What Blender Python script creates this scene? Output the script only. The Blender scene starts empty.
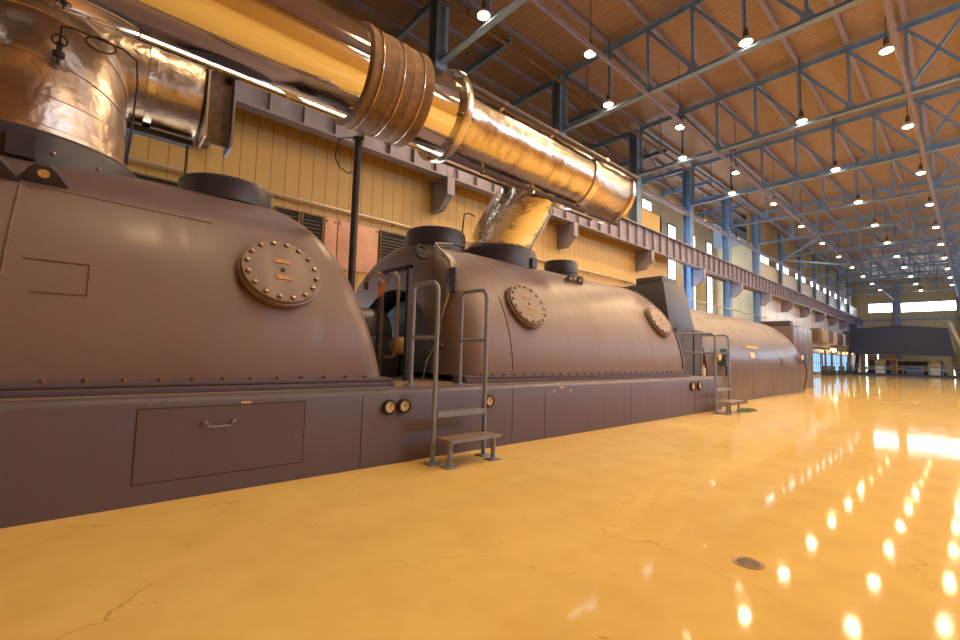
import bpy, bmesh, math, random
from mathutils import Vector, Matrix
random.seed(7)
PI = math.pi
scn = bpy.context.scene
col = scn.collection
ORG = {}

# ------------------------------------------------------------------ materials
def _new(name):
    m = bpy.data.materials.new(name); m.use_nodes = True
    nt = m.node_tree
    for n in list(nt.nodes): nt.nodes.remove(n)
    out = nt.nodes.new('ShaderNodeOutputMaterial')
    b = nt.nodes.new('ShaderNodeBsdfPrincipled')
    nt.links.new(b.outputs[0], out.inputs[0])
    return m, nt, b

def _noise(nt, vec, scale, detail=4, rough=.55):
    n = nt.nodes.new('ShaderNodeTexNoise')
    n.inputs['Scale'].default_value = scale; n.inputs['Detail'].default_value = detail
    n.inputs['Roughness'].default_value = rough
    nt.links.new(vec, n.inputs['Vector']); return n

def _map(nt, src, sc):
    mp = nt.nodes.new('ShaderNodeMapping'); mp.inputs['Scale'].default_value = sc
    nt.links.new(src, mp.inputs['Vector']); return mp.outputs[0]

def _ramp(nt, fac, stops):
    r = nt.nodes.new('ShaderNodeValToRGB'); e = r.color_ramp.elements
    while len(e) < len(stops): e.new(.5)
    for k, (p, c) in enumerate(stops):
        e[k].position = p
        e[k].color = (c[0], c[1], c[2], 1) if hasattr(c, '__len__') else (c, c, c, 1)
    nt.links.new(fac, r.inputs[0]); return r.outputs[0]

def _mix(nt, fac, a, b, mode='MIX'):
    m = nt.nodes.new('ShaderNodeMix'); m.data_type = 'RGBA'; m.blend_type = mode
    for s, v in ((m.inputs['Factor'], fac), (m.inputs[6], a), (m.inputs[7], b)):
        if hasattr(v, 'links') or hasattr(v, 'is_linked'): nt.links.new(v, s)
        elif hasattr(v, '__len__'): s.default_value = (v[0], v[1], v[2], 1)
        else: s.default_value = v
    return m.outputs[2]

def _bump(nt, b, h, strength=.2, dist=.02):
    n = nt.nodes.new('ShaderNodeBump'); n.inputs['Strength'].default_value = strength
    n.inputs['Distance'].default_value = dist
    nt.links.new(h, n.inputs['Height']); nt.links.new(n.outputs[0], b.inputs['Normal'])

def _pos(nt):
    return nt.nodes.new('ShaderNodeTexCoord').outputs['Object']

def mat(name, c, rough=.5, metal=0., var=.15, scale=3., stretch=(1, 1, 1), bump=0., c2=None, rvar=0.):
    m, nt, b = _new(name)
    v = _map(nt, _pos(nt), stretch)
    n = _noise(nt, v, scale)
    d = c2 if c2 else tuple(x * (1 - 2 * var) for x in c)
    cc = _ramp(nt, n.outputs['Fac'], [(.3, d), (.68, c)])
    nt.links.new(cc, b.inputs['Base Color'])
    b.inputs['Roughness'].default_value = rough; b.inputs['Metallic'].default_value = metal
    if rvar:
        rr = _ramp(nt, n.outputs['Fac'], [(.3, rough + rvar), (.7, rough)])
        nt.links.new(rr, b.inputs['Roughness'])
    if bump: _bump(nt, b, n.outputs['Fac'], bump)
    return m

def emit(name, c, s):
    m, nt, b = _new(name)
    n = _noise(nt, _pos(nt), 1.2)
    cc = _ramp(nt, n.outputs['Fac'], [(.2, tuple(x * .85 for x in c)), (.7, c)])
    nt.links.new(cc, b.inputs['Emission Color']); b.inputs['Emission Strength'].default_value = s
    b.inputs['Base Color'].default_value = (.02, .02, .02, 1); b.inputs['Roughness'].default_value = .3
    return m

def streaked_paint(name, base, rust, amount=.5, rough=.36):
    m, nt, b = _new(name)
    p = _pos(nt)
    big = _noise(nt, p, .7, 3)
    st = _noise(nt, _map(nt, p, (.6, 2.6, .22)), 2.0, 6, .6)
    fine = _noise(nt, p, 22, 3)
    c1 = _mix(nt, _ramp(nt, big.outputs['Fac'], [(.3, 0), (.75, .55)]), base, tuple(x * 1.22 for x in base))
    mask = _ramp(nt, st.outputs['Fac'], [(.55, 0), (.74, amount)])
    c2 = _mix(nt, mask, c1, rust)
    c3 = _mix(nt, _ramp(nt, fine.outputs['Fac'], [(.3, .12), (.5, 0)]), c2, tuple(x * .55 for x in base))
    nt.links.new(c3, b.inputs['Base Color'])
    rr = _ramp(nt, st.outputs['Fac'], [(.35, rough), (.75, rough + .22)])
    nt.links.new(rr, b.inputs['Roughness'])
    _bump(nt, b, big.outputs['Fac'], .12, .05)
    return m

def floor_mat():
    m, nt, b = _new('epoxy_floor')
    p = _pos(nt)
    big = _noise(nt, p, .35, 4)
    mid = _noise(nt, p, 2.2, 5)
    c = _mix(nt, _ramp(nt, big.outputs['Fac'], [(.3, 0), (.7, 1)]), (.83, .56, .17), (.90, .64, .21))
    c = _mix(nt, _ramp(nt, mid.outputs['Fac'], [(.3, .22), (.6, 0)]), c, (.56, .29, .05))
    warp = nt.nodes.new('ShaderNodeVectorMath'); warp.operation = 'ADD'
    wn = _noise(nt, p, 1.3, 4)
    nt.links.new(p, warp.inputs[0]); nt.links.new(wn.outputs['Color'], warp.inputs[1])
    vo = nt.nodes.new('ShaderNodeTexVoronoi'); vo.feature = 'DISTANCE_TO_EDGE'; vo.inputs['Scale'].default_value = .42
    nt.links.new(warp.outputs[0], vo.inputs['Vector'])
    crack = _ramp(nt, vo.outputs['Distance'], [(.0, 1), (.0042, 0)])
    gate = _ramp(nt, _noise(nt, p, .75, 3).outputs['Fac'], [(.50, 0), (.62, .55)])
    ck = nt.nodes.new('ShaderNodeMath'); ck.operation = 'MULTIPLY'
    nt.links.new(crack, ck.inputs[0]); nt.links.new(gate, ck.inputs[1])
    c = _mix(nt, ck.outputs[0], c, (.30, .13, .02))
    sp = _noise(nt, p, 9, 2)
    c = _mix(nt, _ramp(nt, sp.outputs['Fac'], [(.70, 0), (.76, .5)]), c, (.42, .2, .03))
    nt.links.new(c, b.inputs['Base Color'])
    rr = _ramp(nt, mid.outputs['Fac'], [(.3, .085), (.7, .04)])
    nt.links.new(rr, b.inputs['Roughness'])
    b.inputs['Specular IOR Level'].default_value = .07
    hn = _noise(nt, p, 1.6, 3)
    _bump(nt, b, hn.outputs['Fac'], .04, .008)
    return m

def ribbed(name, base, dark, pitch, axis, rough=.5, var=.2):
    """sheet cladding: narrow grooves every `pitch` metres along the axis"""
    m, nt, b = _new(name)
    p = _pos(nt)
    s = nt.nodes.new('ShaderNodeSeparateXYZ'); nt.links.new(p, s.inputs[0])
    mu = nt.nodes.new('ShaderNodeMath'); mu.operation = 'MULTIPLY'; mu.inputs[1].default_value = 1 / pitch
    nt.links.new(s.outputs[axis], mu.inputs[0])
    fr = nt.nodes.new('ShaderNodeMath'); fr.operation = 'FRACT'; nt.links.new(mu.outputs[0], fr.inputs[0])
    groove = _ramp(nt, fr.outputs[0], [(0, 1), (.06, .6), (.10, 0)])
    st = _noise(nt, _map(nt, p, (1.5, 1.5, .25)), 2., 5)
    c = _mix(nt, _ramp(nt, st.outputs['Fac'], [(.3, var), (.7, 0)]), base, dark)
    c = _mix(nt, groove, c, tuple(x * .6 for x in base))
    nt.links.new(c, b.inputs['Base Color']); b.inputs['Roughness'].default_value = rough
    inv = _ramp(nt, fr.outputs[0], [(0, 0), (.1, 1)])
    _bump(nt, b, inv, .4, .02)
    return m

def aluminium(name, c, rough, dent, scale=2.5, stretch=(1, 1, 1), stain=0.):
    m, nt, b = _new(name)
    p = _pos(nt); v = _map(nt, p, stretch)
    n = _noise(nt, v, scale, 3)
    st = _noise(nt, _map(nt, p, (1.2, 2.4, 1.2)), 1.6, 5)
    cc = _mix(nt, _ramp(nt, st.outputs['Fac'], [(.48, 0), (.72, stain)]), c, (c[0] * .42, c[1] * .28, c[2] * .16))
    nt.links.new(cc, b.inputs['Base Color']); b.inputs['Metallic'].default_value = 1.
    b.inputs['Roughness'].default_value = rough
    if dent: _bump(nt, b, n.outputs['Fac'], dent, .08)
    return m

M = {}
M['floor'] = floor_mat()
M['paint'] = streaked_paint('machine_paint', (.215, .152, .150), (.26, .14, .065), .4, .33)
M['base'] = streaked_paint('base_paint', (.125, .10, .148), (.16, .095, .06), .3, .38)
M['deck'] = streaked_paint('deck_paint', (.24, .175, .13), (.3, .15, .06), .6, .5)
M['cap'] = mat('dark_cap_paint', (.065, .06, .085), .42, 0, .12, 4)
M['gen'] = streaked_paint('generator_paint', (.125, .092, .102), (.15, .10, .07), .25, .27)
M['grey'] = mat('grey_paint', (.09, .088, .112), .42, 0, .1, 3)
M['rail'] = mat('rail_paint', (.29, .33, .50), .38, 0, .1, 6)
M['tread'] = mat('worn_tread', (.34, .24, .17), .6, .2, .25, 18, bump=.3)
M['bolt'] = mat('worn_bolt', (.42, .32, .22), .35, .8, .2, 30)
M['rust'] = mat('rusty_bolt', (.25, .14, .07), .6, .4, .2, 30)
M['blue'] = mat('blue_steel', (.20, .31, .48), .45, 0, .12, 2)
M['purple'] = mat('mauve_steel', (.27, .23, .30), .45, 0, .12, 2)
M['girder'] = mat('girder_paint', (.24, .21, .28), .42, 0, .12, 2)
M['darksteel'] = mat('dark_steel', (.055, .05, .055), .5, .2, .15, 5)
M['hang'] = mat('rusty_hanger', (.16, .10, .07), .55, .3, .25, 6)
M['mirror'] = aluminium('polished_cladding', (.88, .84, .80), .06, .03, 1.2, (1, .25, 1))
M['dented'] = aluminium('dented_cladding', (.66, .57, .47), .22, .32, 2.6, (1, 1, 1), .75)
M['foil'] = aluminium('foil_cladding', (.86, .82, .77), .17, .5, 3.2, (1, 1, 1), .15)
M['elbow'] = aluminium('elbow_cladding', (.62, .50, .41), .33, .55, 2.6, (1, 1, 1), .3)
M['band'] = aluminium('cladding_band', (.82, .74, .66), .25, .1, 6)
M['bellows'] = mat('bellows_cloth', (.33, .205, .115), .7, .25, .2, 9, bump=.25)
M['rod'] = mat('tie_rod_paint', (.10, .075, .09), .45, .2, .12, 5)
M['wire'] = mat('bright_wire', (.75, .6, .42), .25, .9, .1, 20)
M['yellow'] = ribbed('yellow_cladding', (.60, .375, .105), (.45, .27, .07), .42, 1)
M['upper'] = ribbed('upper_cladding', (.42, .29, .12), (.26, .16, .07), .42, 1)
M['pale'] = ribbed('pale_cladding', (.62, .55, .50), (.42, .34, .30), 3.9, 1, .32, .35)
M['cream'] = mat('cream_render', (.62, .55, .36), .6, 0, .1, .6)
M['parapet'] = mat('parapet_panel', (.50, .42, .33), .4, 0, .1, .5)
M['farwall'] = ribbed('far_cladding', (.52, .39, .22), (.36, .25, .13), .6, 0)
M['roof'] = ribbed('roof_deck', (.33, .215, .145), (.21, .13, .08), .3, 1, .42, .6)
M['sill'] = mat('sill_paint', (.5, .42, .34), .5)
M['frame'] = mat('window_frame_paint', (.16, .2, .27), .5)
M['pane'] = emit('daylit_pane', (.86, .95, 1.0), 6.5)
M['panedim'] = emit('dim_daylit_pane', (.28, .62, .95), 1.6)
M['panefar'] = emit('far_daylit_pane', (.84, .93, 1.0), 11.0)
M['paneright'] = emit('right_daylit_pane', (.42, .68, 1.0), 30.0)
M['fillrecess'] = emit('recess_added_fill_pane', (.40, .68, 1.0), 9.0)  # glow for the added pane that fills the recess with blue light
M['bulb'] = emit('lamp_glow', (1., .78, .48), 42.)
M['glow'] = emit('warm_lamp_glow', (1., .62, .25), 14.)
M['reflector'] = mat('spun_reflector', (.85, .78, .68), .3, .6, .1, 8)
M['gauge'] = mat('gauge_face', (.75, .62, .42), .4, 0, .08, 30)
M['black'] = mat('black_rim', (.02, .018, .018), .4, 0, .1, 10)
M['brass'] = mat('brass_plate', (.34, .19, .07), .4, .5, .2, 25)
M['tag'] = mat('pale_tag', (.85, .65, .32), .5, 0, .1, 20)
M['louvre'] = mat('dark_louvre', (.10, .075, .055), .6, 0, .2, 5)
M['pink'] = mat('pink_board', (.74, .42, .32), .6, 0, .1, 2)
M['daylitcone'] = mat('daylight_tinted_housing', (.24, .36, .50), .3, .1, .12, 3)  # light blue stands in for daylight reflected off the bearing dome
M['tan'] = mat('tan_tank_paint', (.62, .42, .19), .45, 0, .15, 1)
M['white'] = mat('white_paint', (.8, .78, .75), .4, 0, .08, 2)
M['hood'] = mat('dark_hood_paint', (.05, .055, .11), .5, 0, .06, .4)
M['brown'] = mat('brown_equipment', (.20, .12, .07), .55, 0, .2, 2)
M['bluebox'] = mat('blue_box_paint', (.10, .17, .33), .4, 0, .1, 6)
M['green'] = mat('green_cloth', (.07, .11, .04), .9, 0, .3, 20, bump=.6)
M['orange'] = mat('orange_cap', (.8, .32, .05), .4, 0, .1, 20)
M['conduit'] = mat('grey_conduit', (.5, .43, .37), .35, .5, .1, 8)
M['groove'] = mat('groove_shadow_gap', (.045, .03, .025), .8, 0, .1, 8)
M['weld'] = mat('weld_scar', (.27, .20, .16), .65, .1, .25, 30, bump=.5)

# ------------------------------------------------------------------ mesh builder
class MB:
    def __init__(s): s.v = []; s.f = []
    def add(s, vs, fs):
        o = len(s.v); s.v += [tuple(v) for v in vs]; s.f += [tuple(i + o for i in f) for f in fs]; return s
    def box(s, x0, x1, y0, y1, z0, z1):
        vs = [(x, y, z) for x in (x0, x1) for y in (y0, y1) for z in (z0, z1)]
        return s.add(vs, [(0, 1, 3, 2), (4, 6, 7, 5), (0, 4, 5, 1), (2, 3, 7, 6), (0, 2, 6, 4), (1, 5, 7, 3)])
    def bar(s, p, q, w, h, up=(0, 0, 1)):
        p = Vector(p); q = Vector(q); d = (q - p).normalized(); up = Vector(up)
        if abs(d.dot(up)) > .98: up = Vector((0, 1, 0))
        a = d.cross(up).normalized(); b = a.cross(d).normalized()
        vs = []
        for c in (p, q):
            for i, j in ((-1, -1), (1, -1), (1, 1), (-1, 1)): vs.append(c + a * (i * w / 2) + b * (j * h / 2))
        return s.add(vs, [(3, 2, 1, 0), (4, 5, 6, 7), (0, 1, 5, 4), (1, 2, 6, 5), (2, 3, 7, 6), (3, 0, 4, 7)])
    def tube(s, pts, r, n=12, cap=True):
        pts = [Vector(p) for p in pts]; N = len(pts); rs = r if hasattr(r, '__len__') else [r] * N
        t0 = (pts[1] - pts[0]).normalized()
        a = t0.cross(Vector((0, 0, 1)))
        if a.length < .05: a = t0.cross(Vector((1, 0, 0)))
        a.normalize(); vs = []
        for k in range(N):
            t = (pts[min(k + 1, N - 1)] - pts[max(k - 1, 0)]).normalized()
            a = (a - t * a.dot(t)).normalized(); b = t.cross(a)
            for i in range(n):
                an = 2 * PI * i / n; vs.append(pts[k] + (a * math.cos(an) + b * math.sin(an)) * rs[k])
        fs = []
        for k in range(N - 1):
            for i in range(n):
                j = (i + 1) % n; fs.append((k * n + i, k * n + j, (k + 1) * n + j, (k + 1) * n + i))
        if cap: fs += [tuple(range(n))[::-1], tuple(range((N - 1) * n, N * n))]
        return s.add(vs, fs)
    def lathe(s, c, axis, prof, n=32, capa=True, capb=True):
        """prof: list of (distance along axis, radius) from the point c"""
        c = Vector(c); t = Vector(axis).normalized()
        a = t.cross(Vector((0, 0, 1)))
        if a.length < .05: a = Vector((1, 0, 0))
        a.normalize(); b = t.cross(a); vs = []
        for d, r in prof:
            for i in range(n):
                an = 2 * PI * i / n; vs.append(c + t * d + (a * math.cos(an) + b * math.sin(an)) * r)
        fs = []; N = len(prof)
        for k in range(N - 1):
            for i in range(n):
                j = (i + 1) % n; fs.append((k * n + i, k * n + j, (k + 1) * n + j, (k + 1) * n + i))
        if capa: fs.append(tuple(range(n))[::-1])
        if capb: fs.append(tuple(range((N - 1) * n, N * n)))
        return s.add(vs, fs)
    def prism(s, poly, ax, d0, d1):
        """poly in the two other axes (in x,y,z order), extruded along ax"""
        def P(u, v, d):
            return [(d, u, v), (u, d, v), (u, v, d)][ax]
        n = len(poly); vs = [P(u, v, d0) for u, v in poly] + [P(u, v, d1) for u, v in poly]
        fs = [tuple(range(n)), tuple(range(2 * n - 1, n - 1, -1))] + [(i, i + n, (i + 1) % n + n, (i + 1) % n) for i in range(n)]
        return s.add(vs, fs)
    def grid(s, rows, closed=False):
        n = len(rows[0]); vs = [p for r in rows for p in r]; fs = []
        for k in range(len(rows) - 1):
            for i in range(n if closed else n - 1):
                j = (i + 1) % n; fs.append((k * n + i, k * n + j, (k + 1) * n + j, (k + 1) * n + i))
        return s.add(vs, fs)

def org(o): return ORG.get(o.name, Vector((0, 0, 0))) if o else Vector((0, 0, 0))

def obj(name, mb, m, parent=None, bevel=0., smooth=35, at=None):
    """one mesh object; vertices are given in world metres, the origin goes to `at` (top level) or the parent's"""
    o0 = org(parent) if parent else (Vector(at) if at else Vector((0, 0, 0)))
    me = bpy.data.meshes.new(name)
    me.from_pydata([tuple(Vector(v) - o0) for v in mb.v], [], mb.f)
    bm = bmesh.new(); bm.from_mesh(me)
    bmesh.ops.recalc_face_normals(bm, faces=bm.faces)
    if bevel:
        es = [e for e in bm.edges if len(e.link_faces) == 2 and e.calc_face_angle(0) > .6]
        bmesh.ops.bevel(bm, geom=es, offset=bevel, segments=2, affect='EDGES', profile=.6)
    bm.to_mesh(me); bm.free()
    if smooth:
        me.polygons.foreach_set('use_smooth', [True] * len(me.polygons))
        me.set_sharp_from_angle(angle=math.radians(smooth))
    me.materials.append(m); me.update()
    o = bpy.data.objects.new(name, me); col.objects.link(o)
    ORG[o.name] = o0
    if parent: o.parent = parent
    else: o.location = o0
    return o

def tag(o, label, cat, group=None, kind=None):
    if label: o['label'] = label
    if cat: o['category'] = cat
    if group: o['group'] = group
    if kind: o['kind'] = kind
    return o

def thing(name, label, cat, loc=(0, 0, 0), group=None):
    o = bpy.data.objects.new(name, None); col.objects.link(o)
    o.empty_display_size = .2; o.location = loc; ORG[o.name] = Vector(loc)
    return tag(o, label, cat, group)

def struct(name, mb, m, parent=None, smooth=35):
    o = obj(name, mb, m, parent, smooth=smooth)
    if parent is None: o['kind'] = 'structure'
    return o

def kids(o): return [c for c in ALL_KIDS.get(o.name, [])]
ALL_KIDS = {}
def index_kids():
    ALL_KIDS.clear()
    for o in bpy.data.objects:
        if o.parent: ALL_KIDS.setdefault(o.parent.name, []).append(o)

def dup(root, loc, label=None, group=None):
    r = root.copy(); col.objects.link(r); r.location = loc; ORG[r.name] = Vector(loc)
    if label: r['label'] = label
    if group: r['group'] = group
    for ch in kids(root):
        c = ch.copy(); col.objects.link(c); c.parent = r
        for g in kids(ch):
            d = g.copy(); col.objects.link(d); d.parent = c
    return r

ORD = ['first', 'second', 'third', 'fourth', 'fifth', 'sixth', 'seventh', 'eighth', 'ninth', 'tenth', 'eleventh', 'twelfth',
       'thirteenth', 'fourteenth', 'fifteenth', 'sixteenth', 'seventeenth', 'eighteenth']
def circ(cx, cz, r, a): return cx + r * math.cos(a), cz + r * math.sin(a)

BAY = 7.8
Y0 = 9.8
def ty(k): return Y0 + BAY * k          # truss / column line k
XWL, XBAY, XWR = -13.9, -18.0, 13.3
YB, YF = -9.0, 106.0
ZDECK = 16.46

# ------------------------------------------------------------------ the setting
struct('floor', MB().box(XBAY - .4, XWR + .4, YB, YF + .4, -.3, 0), M['floor'], smooth=0)
struct('ceiling', MB().box(XBAY - .4, XWR + .4, YB, YF + .4, ZDECK, ZDECK + .25), M['roof'], smooth=0)
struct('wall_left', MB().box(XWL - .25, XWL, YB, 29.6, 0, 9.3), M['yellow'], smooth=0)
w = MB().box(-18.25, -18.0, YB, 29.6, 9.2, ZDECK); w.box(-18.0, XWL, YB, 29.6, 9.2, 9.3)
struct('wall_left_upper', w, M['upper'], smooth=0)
struct('wall_left_sill', MB().box(-14.45, -14.30, YB, 29.6, 9.3, 11.45), M['yellow'], smooth=0)
w = MB().box(XBAY - .25, XBAY, 29.6, 49.0, 0, ZDECK); w.box(XBAY - .25, -14.3, 29.35, 29.6, 0, 11.45)
struct('wall_left_recess', w, M['cream'], smooth=0)
struct('wall_left_shaft', MB().box(XBAY, -14.15, 49.0, 49.3, 0, 13.3), M['cream'], smooth=0)
w = MB().box(XWL - .25, XWL, 49.3, YF, 0, 9.3); struct('wall_left_far', w, M['pale'], smooth=0)
w = MB().box(-14.3, -14.1, 49.35, YF, 9.3, 11.72); struct('wall_left_parapet', w, M['parapet'], smooth=0)
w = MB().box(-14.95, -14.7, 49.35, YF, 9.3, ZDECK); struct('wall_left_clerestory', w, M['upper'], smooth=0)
struct('wall_far', MB().box(XBAY - .4, XWR + .4, YF, YF + .4, 0, ZDECK), M['farwall'], smooth=0)
struct('wall_right', MB().box(XWR, XWR + .3, YB, YF, 0, ZDECK), M['yellow'], smooth=0)
struct('wall_back', MB().box(XBAY - .4, XWR + .4, YB - .3, YB, 0, ZDECK), M['farwall'], smooth=0)

NW = [0]
def window(x0, x1, y0, y1, z0, z1, facing, pane, bars=(1, 1)):
    """facing 'x' : lies in a plane x=const (glass at x0..x1 thickness)"""
    NW[0] += 1
    f = MB(); t = .09
    if facing == 'x':
        f.box(x0, x1, y0, y1, z0, z0 + t).box(x0, x1, y0, y1, z1 - t, z1)
        f.box(x0, x1, y0, y0 + t, z0 + t, z1 - t).box(x0, x1, y1 - t, y1, z0 + t, z1 - t)
        for k in range(1, bars[0]):
            y = y0 + (y1 - y0) * k / bars[0]; f.box(x0, x1, y - .03, y + .03, z0 + t, z1 - t)
        for k in range(1, bars[1]):
            z = z0 + (z1 - z0) * k / bars[1]; f.box(x0, x1, y0 + t, y1 - t, z - .03, z + .03)
        xm = (x0 + x1) / 2
        p = MB().box(xm - .01, xm + .01, y0 + t / 2, y1 - t / 2, z0 + t / 2, z1 - t / 2)
    else:
        f.box(x0, x1, y0, y1, z0, z0 + t).box(x0, x1, y0, y1, z1 - t, z1)
        f.box(x0, x0 + t, y0, y1, z0 + t, z1 - t).box(x1 - t, x1, y0, y1, z0 + t, z1 - t)
        for k in range(1, bars[0]):
            x = x0 + (x1 - x0) * k / bars[0]; f.box(x - .04, x + .04, y0, y1, z0 + t, z1 - t)
        ym = (y0 + y1) / 2
        p = MB().box(x0 + t / 2, x1 - t / 2, ym - .01, ym + .01, z0 + t / 2, z1 - t / 2)
    o = struct('window_%d' % NW[0], f, M['frame'], smooth=0)
    obj('pane', p, pane, o, smooth=0)
    return o

# clerestory windows over the left wall: near part on the sill, far part on the parapet
for k in range(-1, 3):
    yc = ty(k); window(-14.43, -14.32, yc - 6.2, yc - 3.4, 11.46, 12.25, 'x', M['pane'], (2, 1))
window(-14.43, -14.32, 26.9, 28.3, 11.46, 12.25, 'x', M['pane'], (2, 1))
for k in range(5, 12):
    yc = ty(k); window(-14.68, -14.56, yc + 1.3, yc + 6.3, 11.8, 12.85, 'x', M['pane'], (3, 1))
# tall windows in the recess
for y0, y1 in ((38.2, 39.8), (42.7, 44.1), (46.8, 48.2)):
    window(-17.98, -17.86, y0, y1, 5.2, 13.7, 'x', M['pane'], (1, 5))
window(-17.98, -17.86, 34.2, 35.6, 5.2, 13.7, 'x', M['pane'], (1, 5))
for k in (-1, 0, 1, 2, 3, 4):
    window(XWL + .01, XWL + .1, -4.4 + 4.4 * k, -.4 + 4.4 * k, 1.1, 2.75, 'x', M['panefar'], (4, 2))
window(-17.6, -14.7, 29.62, 29.72, 2.0, 11.2, 'y', M['fillrecess'], (3, 1))  # added glowing pane, turned away from view, to light the free columns blue
# far wall band of windows
window(-12.6, -9.3, YF - .12, YF - .01, 10.85, 12.55, 'y', M['panefar'], (2, 1))
window(-8.3, -1.6, YF - .12, YF - .01, 10.75, 12.45, 'y', M['panefar'], (4, 1))
window(7.2, 12.8, YF - .12, YF - .01, 10.75, 13.4, 'y', M['panefar'], (4, 1))
window(-0.6, 6.0, YF - .12, YF - .01, 10.75, 12.45, 'y', M['panefar'], (4, 1))
# blue-lit openings low on the far left wall
for y0, y1 in ((69.5, 73.5), (75, 80), (81.5, 86.5), (88, 92.5)):
    window(XWL + .01, XWL + .12, y0, y1, .3, 2.9, 'x', M['panedim'], (4, 2))
# tall glazed doors in the far wall, seen under the dark hood
for x0, x1 in ((-13.3, -12.9), (-11.7, -11.35), (-2.4, -2.0)):
    window(x0, x1, YF - .12, YF - .01, .05, 3.4, 'y', M['panefar'], (1, 1))
# right-hand wall, out of the picture: its clerestory throws the daylight seen as sheen on the machines
for k in range(0, 12, 1):
    yc = ty(k); window(XWR - .12, XWR - .01, yc + 1.2, yc + 6.4, 10.6, 12.2, 'x', M['paneright'], (3, 1))

# ------------------------------------------------------------------ columns and wall girts
K0, K1 = -1, 12
for k in range(0, K1):
    y = ty(k)
    free = 29.6 < y < 49.0
    z0 = 0 if free else 9.32
    lab = ('blue steel column standing free in the recess, nearer of its pair' if k == 3 else 'blue steel column standing free in the recess, next to the cream wall' if k == 4
           else 'blue steel column above the crane girder, %s from the camera' % ORD[k])
    m_ = MB().box(-14.24, -13.76, y - .02, y + .02, z0, 15.95).box(-14.27, -14.24, y - .28, y + .28, z0, 15.95)
    m_.box(-13.76, -13.70, y - .28, y + .28, z0, 15.95)
    if not free and y > 49: m_ = MB().box(-14.08, -13.76, y - .02, y + .02, z0, 15.95).box(-13.76, -13.70, y - .28, y + .28, z0, 15.95)
    t = thing('steel_column', lab, 'column', (-14, y, z0), 'blue columns along the left wall')
    obj('shaft', m_, M['blue'], t, smooth=0)
    obj('cap_plate', MB().box(-14.3, -13.68, y - .32, y + .32, 15.95, 16.0), M['blue'], t, smooth=0)
    if free: obj('base_plate', MB().box(-14.4, -13.6, y - .4, y + .4, 0, .06), M['blue'], t, smooth=0)
# eave struts between the columns
for k in range(0, 11):
    y0, y1 = ty(k) + .3, ty(k + 1) - .3
    m_ = MB().box(-13.86, -13.70, y0, y1, 12.43, 12.47).box(-13.80, -13.76, y0, y1, 12.21, 12.43).box(-13.86, -13.70, y0, y1, 12.17, 12.21)
    tag(obj('eave_strut', m_, M['purple'], smooth=0, at=(-13.8, y0, 11.8)), 'mauve horizontal strut between the %s and %s blue columns from the camera' % (ORD[k], ORD[k + 1]), 'strut', 'struts between the columns')
# X rods in the wall behind the columns
for k in (1, 2):
    y0, y1 = ty(k) + .3, ty(k + 1) - .3
    m_ = MB().tube([(-14.02, y0, 12.6), (-14.02, y1, 15.6)], .03, 8); m2 = MB().tube([(-13.95, y0, 15.6), (-13.95, y1, 12.6)], .03, 8)
    t = thing('cross_bracing', 'thin steel X bracing on the upper wall, %s bay' % ('nearer' if k == 1 else 'farther'), 'bracing', (-14.1, y0, 12.3), 'X bracing on the upper wall')
    obj('rod', m_, M['darksteel'], t); obj('rod', m2, M['darksteel'], t)

# ------------------------------------------------------------------ roof trusses
NX = [-13.55, -10.95, -9.05, -7.15, -5.25, -3.35, -1.42, .46, 2.39, 4.29, 6.19, 8.09, 10.0, 12.6]
ZB, ZT = 13.15, 16.06
tr = thing('roof_truss', 'blue steel roof truss nearest the camera', 'truss', (0, ty(0), ZB), 'blue trusses across the hall roof')
yk = ty(0)
def chan(mb, z, x0, x1, y, d=.22, wd=.22):
    mb.box(x0, x1, y - wd / 2, y + wd / 2, z - .02 + (d / 2 - .01), z + d / 2 + .01).box(x0, x1, y - .025, y + .025, z - d / 2, z + d / 2)
    return mb
obj('top_chord', MB().box(NX[0] - .1, NX[-1] + .1, yk - .14, yk + .14, ZT + .10, ZT + .13).box(NX[0] - .1, NX[-1] + .1, yk - .03, yk + .03, ZT - .12, ZT + .10), M['blue'], tr, smooth=0)
obj('bottom_chord', MB().box(NX[0] - .1, NX[-1] + .1, yk - .14, yk + .14, ZB - .11, ZB - .08).box(NX[0] - .1, NX[-1] + .1, yk - .03, yk + .03, ZB - .08, ZB + .1), M['blue'], tr, smooth=0)
for i, x in enumerate(NX):
    obj('vertical', MB().box(x - .06, x + .06, yk - .05, yk + .05, ZB + .1, ZT - .12), M['blue'], tr, smooth=0)
    g = [(x - .22, ZB + .1), (x + .22, ZB + .1), (x + .12, ZB + .36), (x - .12, ZB + .36)]
    obj('gusset_plate', MB().prism(g, 1, yk - .07, yk + .07), M['blue'], tr, smooth=0)
for i in range(len(NX) - 1):
    a, b = NX[i], NX[i + 1]
    seg = [((a, ZT - .1), (b, ZB + .15))] if i < 6 else ([((b, ZT - .1), (a, ZB + .15))] if i > 6 else [])
    if i in (6,): seg = [((a, ZT - .1), (b, ZB + .15)), ((b, ZT - .1), (a, ZB + .15))]
    for (p, q) in seg:
        obj('diagonal', MB().bar((p[0], yk, p[1]), (q[0], yk, q[1]), .08, .12), M['blue'], tr, smooth=0)
index_kids()
for k in range(1, K1):
    dup(tr, (0, ty(k), ZB), 'blue steel roof truss, %s from the camera' % ORD[k])
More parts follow.
